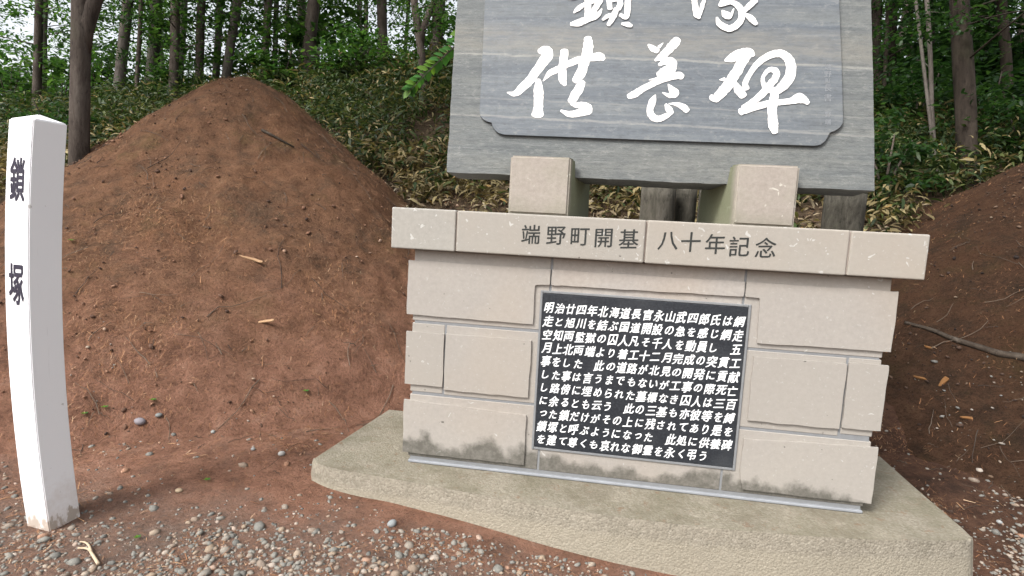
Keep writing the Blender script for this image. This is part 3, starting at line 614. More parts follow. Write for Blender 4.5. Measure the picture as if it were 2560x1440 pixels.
for nm, strokes in CHARS.items():
    V = []; F = []
    for st in strokes:
        k += 1; P = []
        for x, y, w in st:
            a = sl(x, y); b = sl(x+w, y); P.append((a[0], a[1], abs(b[0]-a[0])*.81))
        P = catmull(P, 7); P[:, 2] = np.maximum(P[:, 2], .0008)
        T = np.gradient(P[:, :2], axis=0); T /= np.linalg.norm(T, axis=1)[:, None]+1e-9; N = np.stack([-T[:, 1], T[:, 0]], 1)
        jit = 1+.24*vnoise(np.arange(len(P))*.9, np.full(len(P), k*3.3))
        L = P[:, :2]+N*(P[:, 2]*jit)[:, None]; Rr = P[:, :2]-N*(P[:, 2]*(2-jit))[:, None]
        d0 = PD+.0012+.00035*k*.3
        o = len(V); m = len(P)
        dd = d0+np.linspace(0, .0008, m)
        for i in range(m): V.append(tp(L[i, 0], L[i, 1], dd[i])); V.append(tp(*P[i, :2], dd[i]+.0028*min(1, P[i, 2]/.03))); V.append(tp(Rr[i, 0], Rr[i, 1], dd[i]))
        for i in range(m-1):
            a = o+3*i; F += [(a, a+1, a+4, a+3), (a+1, a+2, a+5, a+4)]
        for e, sg in ((0, -1), (m-1, 1)):      # rounded ends
            c = P[e, :2]; r = P[e, 2]; t = T[e]*sg; nn = N[e]; q0 = len(V)
            for th in np.linspace(0, math.pi, 7)[1:-1]:
                s = c+nn*r*math.cos(th)+t*r*.55*math.sin(th); V.append(tp(s[0], s[1], dd[e]))
            ring = [o+3*e]+list(range(q0, q0+5))+[o+3*e+2]
            for i in range(len(ring)-1): F.append((o+3*e+1, ring[i], ring[i+1]))
    link('calligraphy', pymesh('calligraphy', V, F), M_WHITE, panel)
for grp in ((('端', 172, .034), ('野', 190, .036), ('町', 206, .026), ('長', 224, .038), ('書', 248, .040)), (('野', 290, .03), ('端', 308, .03))):
    V = []; F = []
    for ch, py, sz in grp:
        x, z = sl(2066, py); v, f, cc = glyph(ch, 0.); w = (v-cc)*sz; o = len(V)
        V += [tp(x+a, z+b, PD+.0012) for a, b in w]; F += [tuple(i+o for i in q) for q in f]
    link('signature', pymesh('signature', V, F), M_SIGTXT, panel)

# ------------------------------------------------------------------ white post
pc = np.array([-2.542, -.809]); ang = math.radians(-8); S = .14; ex = np.array([math.cos(ang), math.sin(ang)]); ey = np.array([-math.sin(ang), math.cos(ang)])
post = empty('memorial_post', (float(pc[0]), float(pc[1]), -.15), 'white painted square wooden post with black characters standing in the gravel', 'post')
lat = np.array([-.80, -.60])
def post_pt(u, v, z):
    b = .042*(1-((z-.78)/.92)**2); p = pc+ex*u+ey*v+lat*b; return (p[0], p[1], z)
bm = bmesh.new(); rings = []
for z in np.linspace(-.2, 1.675, 26): rings.append([bm.verts.new(post_pt(u, v, z)) for u, v in ((0, 0), (0, S), (-S, S), (-S, 0))])
for a, b in zip(rings[:-1], rings[1:]):
    for i in range(4): bm.faces.new((a[i], a[(i+1) % 4], b[(i+1) % 4], b[i]))
tp_ = bm.verts.new(post_pt(-S/2, S/2, 1.705))
for i in range(4): bm.faces.new((rings[-1][i], rings[-1][(i+1) % 4], tp_))
bm.faces.new(rings[0][::-1])
bmesh.ops.recalc_face_normals(bm, faces=bm.faces)
bmesh.ops.bevel(bm, geom=[e for e in bm.edges if abs((e.verts[0].co-e.verts[1].co).normalized().z) > .9 or (e.verts[0].co.z > 1.6 and e.verts[1].co.z > 1.6)], offset=.004, segments=2, affect='EDGES')
pbody = link('post_body', bm_mesh(bm, 'post_body'), M_POST, post)
for ch, zc, hh in (('鎖', 1.425, .192), ('塚', .985, .192)):
    V = []; F = []
    v, f, cc = glyph(ch, 0.); w = (v-cc)*np.array([.088, hh])
    for bi, (bx, bz) in enumerate(BRUSH):
        o = len(V); V += [tuple(np.array(post_pt(-S/2+a+bx*.002, 0, zc+b+bz*.003))-np.array([*(ey*(.0014+.00015*bi)), 0])) for a, b in w]; F += [tuple(i+o for i in q) for q in f]
    link('lettering', pymesh('lettering', V, F), M_INK, pbody)

# ------------------------------------------------------------------ leaves and blades: templates
LEAF = ([(0, 0, 0), (.28, .24, .03), (.28, -.24, .03), (.7, .2, .0), (.7, -.2, .0), (1, 0, -.08), (.28, 0, -.02), (.7, 0, -.05)],
        [(0, 2, 6), (0, 6, 1), (6, 2, 4, 7), (1, 6, 7, 3), (7, 4, 5), (3, 7, 5)])
BLADE = ([(0, 0, 0), (.22, .09, .05), (.22, -.09, .05), (.6, .085, .03), (.6, -.085, .03), (1, 0, -.16), (.22, 0, .035), (.6, 0, .012)],
         [(0, 2, 6), (0, 6, 1), (6, 2, 4, 7), (1, 6, 7, 3), (7, 4, 5), (3, 7, 5)])
def frames(n, pitch_mu, pitch_sd, roll_sd=.5):
    return rots(RNG.uniform(0, 2*math.pi, n), RNG.normal(pitch_mu, pitch_sd, n), RNG.normal(0, roll_sd, n))
def scl(s): return np.stack([s, s, s], 1)

# ------------------------------------------------------------------ trees
def crown_mesh(name, zlo, zhi, rad, nclus, nleaf, size, seed, flat=.28):
    r = np.random.default_rng(seed); P = []
    for i in range(nclus):
        u = r.random()**.8; z = zlo+(zhi-zlo)*u; prof = math.sin(min(1, .25+.75*(1-u))*math.pi/2)*min(1, .55+u*2.); R = rad*prof*math.sqrt(r.random())
        a = r.random()*2*math.pi; c = np.array([R*math.cos(a), R*math.sin(a), z-.12*R]); n = int(nleaf*r.uniform(.5, 1.5)); w = r.uniform(.3, .75)
        P.append(c+r.normal(0, 1, (n, 3))*np.array([w, w, w*flat])*.62)
    P = np.vstack(P); n = len(P)
    rt = rots(r.uniform(0, 6.283, n), r.normal(.25, .35, n), r.normal(0, .4, n))
    return scatter(name, LEAF[0], LEAF[1], P, rt, scl(size*r.uniform(.6, 1.25, n)))
CROWNS = [crown_mesh('crown', 1.0, 10, 2.3, 95, 46, .13, 1), crown_mesh('crown', .8, 9, 1.9, 80, 46, .12, 2), crown_mesh('crown', 1.3, 11, 2.6, 95, 46, .14, 3)]
CROWN_HI = crown_mesh('crown', 4.6, 12, 3.0, 110, 50, .17, 4)
for m in CROWNS: m.materials.append(M_LEAF)
CROWN_HI.materials.append(M_LEAF)
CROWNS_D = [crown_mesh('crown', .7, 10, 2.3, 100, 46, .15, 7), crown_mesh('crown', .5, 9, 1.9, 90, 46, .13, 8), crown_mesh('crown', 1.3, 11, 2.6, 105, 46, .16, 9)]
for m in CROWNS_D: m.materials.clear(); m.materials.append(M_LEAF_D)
def crown_obj(me, parent, rz, s, name='crown'):
    o = bpy.data.objects.new(name, me); COL.objects.link(o); o.parent = parent; o.rotation_euler = (0, 0, rz); o.scale = (s, s, s); return o
TN = [0]
def tree(label, base, top, r0, bark, crown, cs=1., group=None, name='tree', fork=None, H=11., kind='tree', taper=.55, limbs=5, nsides=10):
    TN[0] += 1; k = TN[0]; base = np.array(base, float); top = np.array(top, float); d = (top-base)/max(.1, top[2]-base[2])
    e = empty(name, tuple(base), label, kind, group)
    pts = []; rad = []
    zz = [-.35, -.02, .12, .4, .9, 1.5, 2.2, 3., 4.2, 5.8, 8., H]
    for z in [q for q in zz if q <= H]:
        f = max(0, z)/H; p = base+d*z*(1 if z < 6 else 1)+np.array([.035*vnoise(np.array(z*.7+k*3.1), np.array(k*1.7)), .035*vnoise(np.array(z*.7+k*2.3), np.array(9+k*1.1)), 0])*min(1, max(0, z))*2
        pts.append(p); rad.append(r0*(1-(1-taper)*f)*(1.35 if z <= 0 else 1.12 if z < .2 else 1.))
    parts = [tube(pts, rad, nsides, True, .22, k)]
    if fork is not None:
        fp, fz, fr = fork; fp = np.array(fp, float); b0 = base+d*fz; dd = fp-b0
        parts.append(tube([b0-d*.15+dd*0, b0+dd*.3, b0+dd*.65, fp, fp+dd*1.5, fp+dd*4], [r0*.9, fr*1.1, fr, fr*.95, fr*.8, fr*.5], nsides, True, .2, k+.5))
    rr = np.random.default_rng(100+k)
    for i in range(limbs):
        z = rr.uniform(1.2, 5.); b0 = base+d*z; a = rr.uniform(0, 6.283); L = rr.uniform(.6, 1.9); q = np.array([math.cos(a), math.sin(a), rr.uniform(-.1, .5)])
        parts.append(tube([b0, b0+q*L*.35+np.array([0, 0, .02]), b0+q*L*.7, b0+q*L+np.array([0, 0, -.05])], [min(r0*.22, .016), min(r0*.15, .011), min(r0*.09, .008), .004], 5, False, .2, k+i))
    v, f = joinvf(parts); link('trunk', pymesh('trunk', v, f), bark, e, True)
    if crown is not None: crown_obj(crown, e, rr.uniform(0, 6.28), cs)
    return e
def on_hill(px, py, t):      # a trunk foot at distance t in the direction of a pixel, set on the ground
    p = at_t(px, py, t); p[2] = float(h(p[0], p[1]))-.05; return p
def upto(px, t): return at_t(px, 0, t)
C = CROWNS; D = CROWNS_D
# (label, px foot, py foot, px at the frame top, width px, t or None=found on the slope, bark, crown, scale)
LT = [
 ('slender pale birch trunk at the far left edge above the white post', 15, 208, 4, 15, None, M_BARK_P, CROWN_HI, .8),
 ('dark narrow trunk just right of the pale birch on the left ridge', 82, 150, 97, 20, 13.6, M_BARK, C[0], 1.),
 ('lighter grey trunk close behind the dark narrow trunk on the left ridge', 97, 140, 112, 18, 15.5, M_BARK_G, C[1], 1.05),
 ('grey trunk with leafy low branches between the big forked tree and the fir sapling', 288, 140, 320, 27, 13.4, M_BARK_G, C[1], .95),
 ('thin dark pole tree behind the fir sapling, on its left', 340, 150, 352, 11, 12.8, M_BARK, D[1], .6),
 ('greyish broad trunk directly behind the fir sapling', 366, 152, 392, 32, 14.6, M_BARK_G, C[2], 1.),
 ('short dark trunk right of the fir sapling at the ridge', 432, 178, 440, 23, 12.6, M_BARK, C[0], .85),
 ('straight dark brown trunk left of a paler leaning pair on the ridge', 495, 146, 506, 21, 13.8, M_BARK, C[2], 1.),
 ('pale straight trunk of the leaning pair above the mound', 530, 140, 548, 18, 15.5, M_BARK_G, C[1], 1.),
 ('grey trunk leaning right above the mound top', 557, 142, 592, 24, 13.6, M_BARK_G, C[0], 1.),
 ('brown trunk behind the peak of the earth mound', 655, 130, 668, 21, 13.6, M_BARK, C[1], 1.05),
 ('thin grey trunk beside the brown trunk behind the mound peak', 681, 128, 690, 14, 16.5, M_BARK_G, C[0], 1.),
 ('thick brown trunk standing on the ridge right of the mound peak', 768, 112, 786, 35, 13.4, M_BARK, C[2], 1.05),
 ('brown trunk on the ridge between the thick trunk and the forked small tree', 955, 100, 957, 27, 14.2, M_BARK, C[1], 1.1),
 ('thin pole tree just left of the forked small tree', 1009, 100, 1022, 10, 15.8, M_BARK, C[0], .8),
 ('dark trunk close behind the forked small tree near the slate tablet', 1086, 112, 1096, 32, 13.2, M_BARK, C[0], 1.),
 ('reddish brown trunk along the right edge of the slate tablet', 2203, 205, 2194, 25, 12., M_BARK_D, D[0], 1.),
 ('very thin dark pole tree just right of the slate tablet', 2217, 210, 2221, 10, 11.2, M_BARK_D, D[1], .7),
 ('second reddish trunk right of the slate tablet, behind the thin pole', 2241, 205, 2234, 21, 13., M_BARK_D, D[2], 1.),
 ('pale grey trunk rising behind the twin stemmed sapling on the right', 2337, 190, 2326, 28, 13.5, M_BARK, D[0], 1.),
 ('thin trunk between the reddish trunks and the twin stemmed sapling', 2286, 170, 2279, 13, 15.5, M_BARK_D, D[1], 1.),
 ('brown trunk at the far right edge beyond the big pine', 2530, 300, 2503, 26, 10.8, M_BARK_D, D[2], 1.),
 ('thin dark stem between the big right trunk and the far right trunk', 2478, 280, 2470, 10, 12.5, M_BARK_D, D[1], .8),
]
for lab, px, py, pt, w, t, bark, cr, cs in LT:
    if t is None: b = hit(px, py); t = float((b-CAM) @ CF)
    else: b = on_hill(px, py, t)
    pt2 = upto(pt, t); tree(lab, b, pt2, w*.5*t/FPX, bark, cr, cs, nsides=9)
# the two big near trees
t = float((hit(192, 446)-CAM) @ CF)+.5; b = on_hill(192, 446, t)
tree('big brown tree forking low, standing behind the left shoulder of the mound', b, at_t(203, 0, t), 23*t/FPX, M_BARK, CROWN_HI, 1., fork=(at_t(238, 0, t), float(at_t(200, 110, t)[2]-b[2]), 17*t/FPX), taper=.6, nsides=16, limbs=2)
t = 7.5; b = on_hill(2428, 424, t)
tree('big dark straight trunk on the right with short dead side twigs', b, at_t(2404, 0, t), 23*t/FPX, M_BARK_D, CROWN_HI, 1.05, taper=.7, nsides=16, limbs=6)
# forked small tree left of the tablet
b = on_hill(1066, 160, 10.8)
tree('small dark tree forking in a Y shape left of the slate tablet', b, at_t(1038, 0, 10.8), 10*10.8/FPX, M_BARK, C[1], .5, fork=(at_t(1078, 20, 10.8), float(at_t(1062, 95, 10.8)[2]-b[2]), 8*10.8/FPX), limbs=3)
# twin sapling at the right
t = 7.9; b = on_hill(2347, 396, t)
tree('slim twin stemmed sapling between the tablet and the big right trunk', b, at_t(2318, 0, t), 5.5*t/FPX, M_BARK_G, D[1], .55, fork=(at_t(2296, 60, t), .1, 4*t/FPX), limbs=4, name='sapling', kind='sapling')
# fir sapling
b = hit(391, 272); t = float((b-CAM) @ CF); e = empty('fir_sapling', tuple(b), 'young fir sapling with a thin bare stem and flat green sprays on the slope', 'sapling')
tpz = at_t(404, -30, t); pts = [b+(tpz-b)*k-np.array([0, 0, .1*(k == 0)]) for k in (0, .25, .5, .75, 1)]
v, f = tube(pts, [.028, .024, .02, .015, .008], 7); link('trunk', pymesh('trunk', v, f), M_BARK_G, e, True)
P = []
for i in range(80):
    z = RNG.uniform(.55, 1.0); a = RNG.uniform(0, 6.283); L = (1.05-z)*1.7*RNG.uniform(.5, 1)+.1; c = b+(tpz-b)*z
    for s in np.linspace(.1, 1, 16): P.append(c+np.array([math.cos(a)*L*s, math.sin(a)*L*s, -.12*s*s+RNG.normal(0, .012)])+RNG.normal(0, .035, 3)*np.array([1, 1, .2]))
P = np.array(P); me = scatter('crown', LEAF[0], LEAF[1], P, frames(len(P), .15, .2, .2), scl(RNG.uniform(.06, .12, len(P)))); link('crown', me, M_LEAF, e)
# trees far behind the ridge: nothing tells them apart
rr = np.random.default_rng(5)
for i in range(30):
    px = rr.uniform(-60, 1150) if i < 14 else rr.uniform(2150, 2640); t = rr.uniform(17, 34) if i < 14 else rr.uniform(15, 32)
    b = on_hill(px, 120, t); tree('slim distant trunk among leaves beyond the ridge', b, b+np.array([rr.normal(0, .25), rr.normal(0, .2), 5.]), rr.uniform(.07, .16), [M_BARK, M_BARK_G][i % 2], (C if i < 14 else D)[i % 3], rr.uniform(.9, 1.25), group='distant trees beyond the ridge', limbs=2, nsides=7, H=10)

# understorey bushes along the ridge
def bush_mesh(seed, rad, hgt, n, size):
    r = np.random.default_rng(seed); P = []
    for i in range(26):
        a = r.random()*6.283; R = rad*math.sqrt(r.random()); z = hgt*r.uniform(.15, 1)*(1-.4*R/rad); c = np.array([R*math.cos(a), R*math.sin(a), z]); m = n//26
        P.append(c+r.normal(0, 1, (m, 3))*np.array([.2, .2, .07]))
    P = np.vstack(P); return scatter('foliage', LEAF[0], LEAF[1], P, rots(r.uniform(0, 6.283, len(P)), r.normal(.2, .35, len(P)), r.normal(0, .4, len(P))), scl(size*r.uniform(.6, 1.3, len(P))))
BUSH = [bush_mesh(21, .9, 1.5, 1100, .13), bush_mesh(22, .7, 1.9, 900, .15)]
BUSHD = [m.copy() for m in BUSH]
for m in BUSH: m.materials.append(M_LEAF)
for m in BUSHD: m.materials.append(M_LEAF_D)
def bush(label, px, py, t, me, s, group=None, stemh=1.2):
    b = hit(px, py, h) if t is None else on_hill(px, py, t)
    e = empty('shrub', tuple(map(float, b)), label, 'shrub', group)
    parts = [tube([b+np.array([0, 0, -.1]), b+np.array([math.cos(a)*.12, math.sin(a)*.12, stemh*.5*s]), b+np.array([math.cos(a)*.3, math.sin(a)*.3, stemh*s])], [.022, .016, .008], 5) for a in (0.3, 2.2, 4.4)]
    v, f = joinvf(parts); link('stem', pymesh('stem', v, f), M_BARK, e, True)
    crown_obj(me, e, random.uniform(0, 6.28), s, 'foliage')
bush('bright leafy shrub below the Y forked tree at the ridge', 900, 110, 12.4, BUSH[0], 1.)
bush('light green shrub on the ridge right above the mound peak', 700, 115, 13., BUSH[1], 1.)
bush('leafy shrub on the ridge at the foot of the straight dark trunk', 470, 150, 13.2, BUSH[0], .8)
bush('dark shrub with round leaves between the birch and the big forked tree', 135, 190, 9.5, BUSHD[0], .6)
bush('broad leaved shrub right beside the lower right edge of the tablet', 2235, 285, 7.0, BUSHD[1], .62)
bush('bushy green shrub behind the twin stemmed sapling', 2310, 240, 10.5, BUSHD[0], 1.1)
bush('dark shrub behind the big right trunk', 2470, 330, 9.3, BUSHD[0], .95)
bush('deep green shrub at the far right edge above the dark mound', 2560, 370, 8.2, BUSHD[1], .8)
for i, (px, t) in enumerate([(20, 15), (150, 16), (250, 15.5), (340, 17), (620, 15.5), (830, 15), (1110, 14), (430, 18), (90, 19), (530, 19), (60, 17), (200, 18.5), (300, 20), (-20, 17), (480, 21), (120, 22), (230, 23), (380, 23), (20, 22)]):
    bush('loose leafy shrub growing just behind the ridge', px, 130, t, BUSH[i % 2], 1.15+.2*(i % 3), 'shrubs just behind the ridge')
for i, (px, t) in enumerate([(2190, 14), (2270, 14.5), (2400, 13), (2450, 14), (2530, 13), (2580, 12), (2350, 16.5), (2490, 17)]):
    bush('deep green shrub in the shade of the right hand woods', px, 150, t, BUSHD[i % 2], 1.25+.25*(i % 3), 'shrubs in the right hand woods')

# branch with bright leaves reaching out beside the tablet: its sapling stands behind the stone
b = hit(1300, 480, h); t = 4.7; stem = at_t(1330, 200, t); foot = stem.copy(); foot[2] = float(h(foot[0], foot[1]))
e = empty('leafy_sapling', tuple(foot), 'sapling behind the tablet reaching a bright green leaf spray past its left edge', 'sapling')
bp = [foot-np.array([0, 0, .1]), foot+(stem-foot)*.5, at_t(1290, 60, t), at_t(1180, 75, t), at_t(1135, 118, t), at_t(1085, 165, t), at_t(1020, 232, t)]
v, f = tube(catmull(bp, 5), np.linspace(.016, .002, 31), 6); link('stem', pymesh('stem', v, f), M_BARK_G, e, True)
P = []; RT = []; SC_ = []
def look(vx, nrm):
    x = vx/np.linalg.norm(vx); z = nrm-(nrm @ x)*x; z /= np.linalg.norm(z); return np.stack([x, np.cross(z, x), z], 1)
fr_ = catmull([(1165, 70, 0), (1138, 112, 0), (1100, 148, 0), (1062, 182, 0), (1032, 214, 0), (1022, 226, 0)], 4)
for i in range(len(fr_)-1):
    c0 = fr_[i, :2]; dv = fr_[i+1, :2]-c0; dv /= np.linalg.norm(dv); wd = 31*(1-.35*i/len(fr_))*RNG.uniform(.8, 1.15)
    for sd_ in (-1, 1):
        an = sd_*RNG.uniform(.75, 1.05); q2 = c0+wd*np.array([dv[0]*math.cos(an)-dv[1]*math.sin(an), dv[0]*math.sin(an)+dv[1]*math.cos(an)])*(1. if sd_ > 0 else .8)
        a_ = at_t(*c0, t); c_ = at_t(*q2, t-.04*sd_); P.append(a_); RT.append(look(c_-a_, np.array([.15, -.8, .5])+RNG.normal(0, .1, 3))); SC_.append(wd*t/FPX*1.05)
a_ = at_t(1026, 222, t); c_ = at_t(1011, 242, t); P.append(a_); RT.append(look(c_-a_, np.array([.1, -.8, .5]))); SC_.append(30*t/FPX)
SC_ = np.array(SC_); me = scatter('leaf_spray', LEAF[0], LEAF[1], np.array(P), np.array(RT), np.stack([SC_, SC_*1.15, SC_], 1)); link('leaf_spray', me, M_LEAF_B, e)

# ------------------------------------------------------------------ bamboo grass on the slope
n = 34000
x = RNG.uniform(-13, 11, n); y = RNG.uniform(2.2, 13.5, n)
ok = (soil(x, y) < h(x, y)+.04)
lim = 4.0+1.1*fbm(x*.6, y*.6, 3)-.2*sstep(-2.5, -5, x)+.0*x
lim = np.where(x > .8, 3.5+.8*fbm(x*.7, y*.7, 3), lim)
ok &= y > lim
ok &= ~((x > -1.2) & (x < 1.6) & (y < 3.9))
ok &= fbm(x*1.7+2, y*1.7, 3) > -.20
x, y = x[ok], y[ok]
near = np.clip((y-lim[ok])/2.2, 0, 1)
hh = RNG.uniform(.18, .62, len(x))*(.45+.55*near)*(.55+.9*np.clip(fbm(x*.9+3, y*.9, 3)+.5, 0, 1.2))
nb = 7; P = []; RT = []; S_ = []; MI = []
for k in range(nb):
    lean = RNG.normal(0, .10, (len(x), 2)); f = RNG.uniform(.35, 1.05, len(x))
    P.append(np.stack([x+lean[:, 0], y+lean[:, 1], h(x, y)+hh*f], 1)); RT.append(frames(len(x), .28, .38, .5)); S_.append(RNG.uniform(.08, .18, len(x))*(1+.2*(y > 8)))
    tan = RNG.random(len(x)) < (.85*(1-near)**1.4+.05+.75*np.clip(fbm(x*1.1, y*1.1+7, 4)-.08, 0, 1))*np.where(x > 1.5, .9, 1.); MI.append(tan.astype(int))
P = np.vstack(P); RT = np.vstack(RT); S_ = np.concatenate(S_); MI = np.concatenate(MI)
bg_ = link('bamboo_grass', scatter('bamboo_grass', BLADE[0], BLADE[1], P, RT, np.stack([S_, S_*1.25, S_], 1), MI), [M_SASA, M_SASA_T]); tag(bg_, kind='stuff')
# dead bamboo leaves lying on the lower slope behind the monument
n = 26000
x = RNG.uniform(-5.5, 6, n); y = RNG.uniform(1.3, 7., n)
w = np.exp(-((y-3.7)/1.15)**2)*np.where(x > 1.8, .4, 1.); ok = (soil(x, y) < h(x, y)+.03) & (RNG.random(n) < w*(.45+.9*(fbm(x*1.3, y*1.3, 3)+.4)))
x, y = x[ok], y[ok]; n = len(x); P = np.stack([x, y, h(x, y)+RNG.uniform(.005, .06, n)], 1)
s = RNG.uniform(.06, .15, n); ll = link('dead_leaf_litter', scatter('dead_leaf_litter', BLADE[0], BLADE[1], P, frames(n, -.15, .5, .8), np.stack([s, s*1.3, s], 1)), M_LITTER); tag(ll, kind='stuff')

# ------------------------------------------------------------------ needle litter, twigs, pebbles
NED = ([(0, -.03, 0), (1, -.015, .05), (1, .015, .05), (0, .03, 0)], [(0, 1, 2, 3)])
def surf_rot(x, y, rt):
    return rt
n = 190000
x = np.concatenate([RNG.uniform(-7, 0, n//2), RNG.uniform(1.2, 5.5, n//8), RNG.uniform(-4, 2.4, n-n//2-n//8)]); y = np.concatenate([RNG.uniform(.2, 5, n//2), RNG.uniform(.0, 4.5, n//8), RNG.uniform(-2., 1.6, n-n//2-n//8)])
from_slab = (np.abs(x) < 1.7) & (y > -.32) & (y < .95)
zz = soil(x, y); e_ = .02; gx_ = (soil(x+e_, y)-zz)/e_; gy_ = (soil(x, y+e_)-zz)/e_
ok = ~((np.abs(x) < 1.8) & (y > -.42) & (y < 1.0)) & (RNG.random(n) < .12+1.5*np.clip(fbm(x*2.2, y*2.2, 4)+.15, 0, 1)); x, y, zz, gx_, gy_ = x[ok], y[ok], zz[ok], gx_[ok], gy_[ok]; n = len(x)
yaw = RNG.uniform(0, 6.283, n); sl_ = np.cos(yaw)*gx_+np.sin(yaw)*gy_
RTn = rots(yaw, -np.arctan(sl_)+RNG.normal(0, .12, n), RNG.normal(0, .3, n)); s = RNG.uniform(.014, .036, n)*np.where(RNG.random(n) < .05, 1.8, 1)
nl = link('needle_litter', scatter('needle_litter', NED[0], NED[1], np.stack([x, y, zz+.006], 1), RTn, np.stack([s, s*1.1, s], 1)), M_NEEDLE); tag(nl, kind='stuff')
parts = []
def twig(x, y, yaw, L, r, nseg=5):
    pts = []; cx, cy = x, y; a = yaw
    for i in range(nseg+1):
        pts.append((cx, cy, float(soil(cx, cy))+r*.8+.006*(i % 2))); a += random.gauss(0, .22); cx += math.cos(a)*L/nseg; cy += math.sin(a)*L/nseg
    return tube(pts, np.linspace(r, r*.45, nseg+1), 5, False)
for i in range(480):
    for _ in range(20):
        u = random.random()
        if u < .6: x, y = random.uniform(-6.2, -.8), random.uniform(.2, 4.2)
        elif u < .85: x, y = random.uniform(1.7, 4.8), random.uniform(.2, 3.8)
        else: x, y = random.uniform(-3.2, -1.8), random.uniform(-.9, .8)
        if not (abs(x) < 1.85 and -.5 < y < 1.1) and math.hypot(x+2.55, y+.75) > .75: break
    parts.append(twig(x, y, random.uniform(0, 6.28), random.choice([.06, .09, .14, .22, .4])*random.uniform(.7, 1.2), random.uniform(.0014, .0036)))
v, f = joinvf(parts); tw = link('twig_litter', pymesh('twig_litter', v, f), M_TWIG, None, True); tag(tw, kind='stuff')

bm = bmesh.new(); bmesh.ops.create_icosphere(bm, subdivisions=2, radius=1); ico_v = [tuple(q.co) for q in bm.verts]; ico_f = [tuple(q.index for q in fc.verts) for fc in bm.faces]; bm.free()
bm = bmesh.new(); bmesh.ops.create_icosphere(bm, subdivisions=1, radius=1); i1v = [tuple(q.co) for q in bm.verts]; i1f = [tuple(q.index for q in fc.verts) for fc in bm.faces]; bm.free()
def gravel_density(x, y):
    edge = np.interp(x, [-4, -2.9, -2.3, -1.9, -1.4, -1.0, 0, 1.4, 1.75, 2.2, 3.5], [-.55, -.72, -.72, -.42, -.26, -.34, -.42, -.40, .2, .75, 1.2])
    d = edge-y+.45*fbm(x*2.3, y*2.3, 4)
    den = sstep(-.35, .75, d)*.95 + .022*sstep(-1.6, -.3, d) + .06*np.clip(fbm(x*2.1+5, y*2.1, 3)*2.2-.25, 0, 1)*sstep(-1.3, -.2, d)
    return den
n = 95000
x = RNG.uniform(-3.7, 3.4, n); y = RNG.uniform(-2.2, 1.9, n)
ok = (RNG.random(n) < gravel_density(x, y)) & ~((np.abs(x) < 1.72) & (y > -.27-.08*(np.abs(x) < 1.2)+.12*(np.abs(x) > 1.4)) & (y < .95)) & (np.hypot(x-pc[0]+.06, y-pc[1]-.08) > .10)
x, y = x[ok], y[ok]; n = len(x); s = np.clip(RNG.lognormal(-4.98, .5, n), .0025, .03)
P = np.stack([x, y, soil(x, y)+s*.05], 1); S3 = np.stack([s*RNG.uniform(.95, 1.5, n), s*RNG.uniform(.75, 1.1, n), s*RNG.uniform(.45, .75, n)], 1)
jit = np.array(i1v)*(1+RNG.uniform(-.12, .12, (len(i1v), 1)))
gr = link('gravel', scatter('gravel', jit, i1f, P, frames(n, 0, .25, .25), S3), M_PEB, None, True); tag(gr, kind='stuff')

# ------------------------------------------------------------------ countable odds and ends
def chip(name, px, py, ang, L, Wd, mat, label, cat):
    p = hit(px, py); e_ = .03; gx_ = float(soil(p[0]+e_, p[1])-p[2])/e_; gy_ = float(soil(p[0], p[1]+e_)-p[2])/e_
    n_ = np.array([-gx_, -gy_, 1]); d = CR*math.cos(ang)+CU*math.sin(ang); R_ = look(d, n_)
    pts = [(-.5, -.12), (-.3, -.3), (.1, -.42), (.42, -.5), (.5, -.3), (.47, .0), (.5, .25), (.1, .3), (-.25, .12), (-.52, .05)]
    bm = bmesh.new(); prism_bm(bm, pts, lambda u, v, s: tuple(R_ @ np.array([u*L, v*Wd, (.004 if s else -.006)+.01*math.sin(u*3)])), .002, 1)
    me = bm_mesh(bm, name); o = link(name, me, mat); o.location = p; tag(o, label, cat)
chip('wood_chip', 627, 648, -.35, .21, .035, M_CHIP, 'pale orange wood chip lying on the middle of the mound slope', 'wood chip')
chip('wood_chip', 655, 806, .08, .19, .03, M_CHIP, 'pale wood splinter lower on the mound below the orange chip', 'wood chip')
chip('bark_chip', 2324, 872, -.6, .07, .03, M_CHIPO, 'orange bark piece below the fallen branch on the right', 'bark chip')
chip('bark_chip', 2304, 948, -.4, .11, .035, M_CHIPO, 'dark orange bark piece right of the pedestal, lower left of a pair', 'bark chip')
chip('bark_chip', 2356, 955, .7, .09, .05, M_CHIPO, 'yellow orange bark piece right of the pedestal, upper right of a pair', 'bark chip')
chip('bark_chip', 2415, 1050, -.3, .07, .03, M_CHIPO, 'brown leaf shaped bark scrap nearest the right edge of the slab', 'bark chip')
# fallen branch to the right
pts = [hit(px, py)+np.array([0, 0, .006]) for px, py in ((2262, 812), (2330, 832), (2380, 850), (2440, 872), (2500, 890), (2560, 905), (2640, 930))]
v, f = tube(catmull([tuple(p) for p in pts], 4), np.linspace(.012, .026, 25), 8, True, .9, 3); fb = link('fallen_branch', pymesh('fallen_branch', v, f), M_DEADWOOD, None, True); tag(fb, 'grey rotten fallen branch across the dark slope right of the pedestal', 'branch')
pts = [hit(px, py)+np.array([0, 0, .01]) for px, py in ((655, 330), (690, 348), (735, 372))]
v, f = tube(pts, [.016, .013, .008], 6, True, .3, 5); fb = link('fallen_branch', pymesh('fallen_branch', v, f), M_DEADWOOD, None, True); tag(fb, 'short brown stick lying near the top of the mound', 'branch')
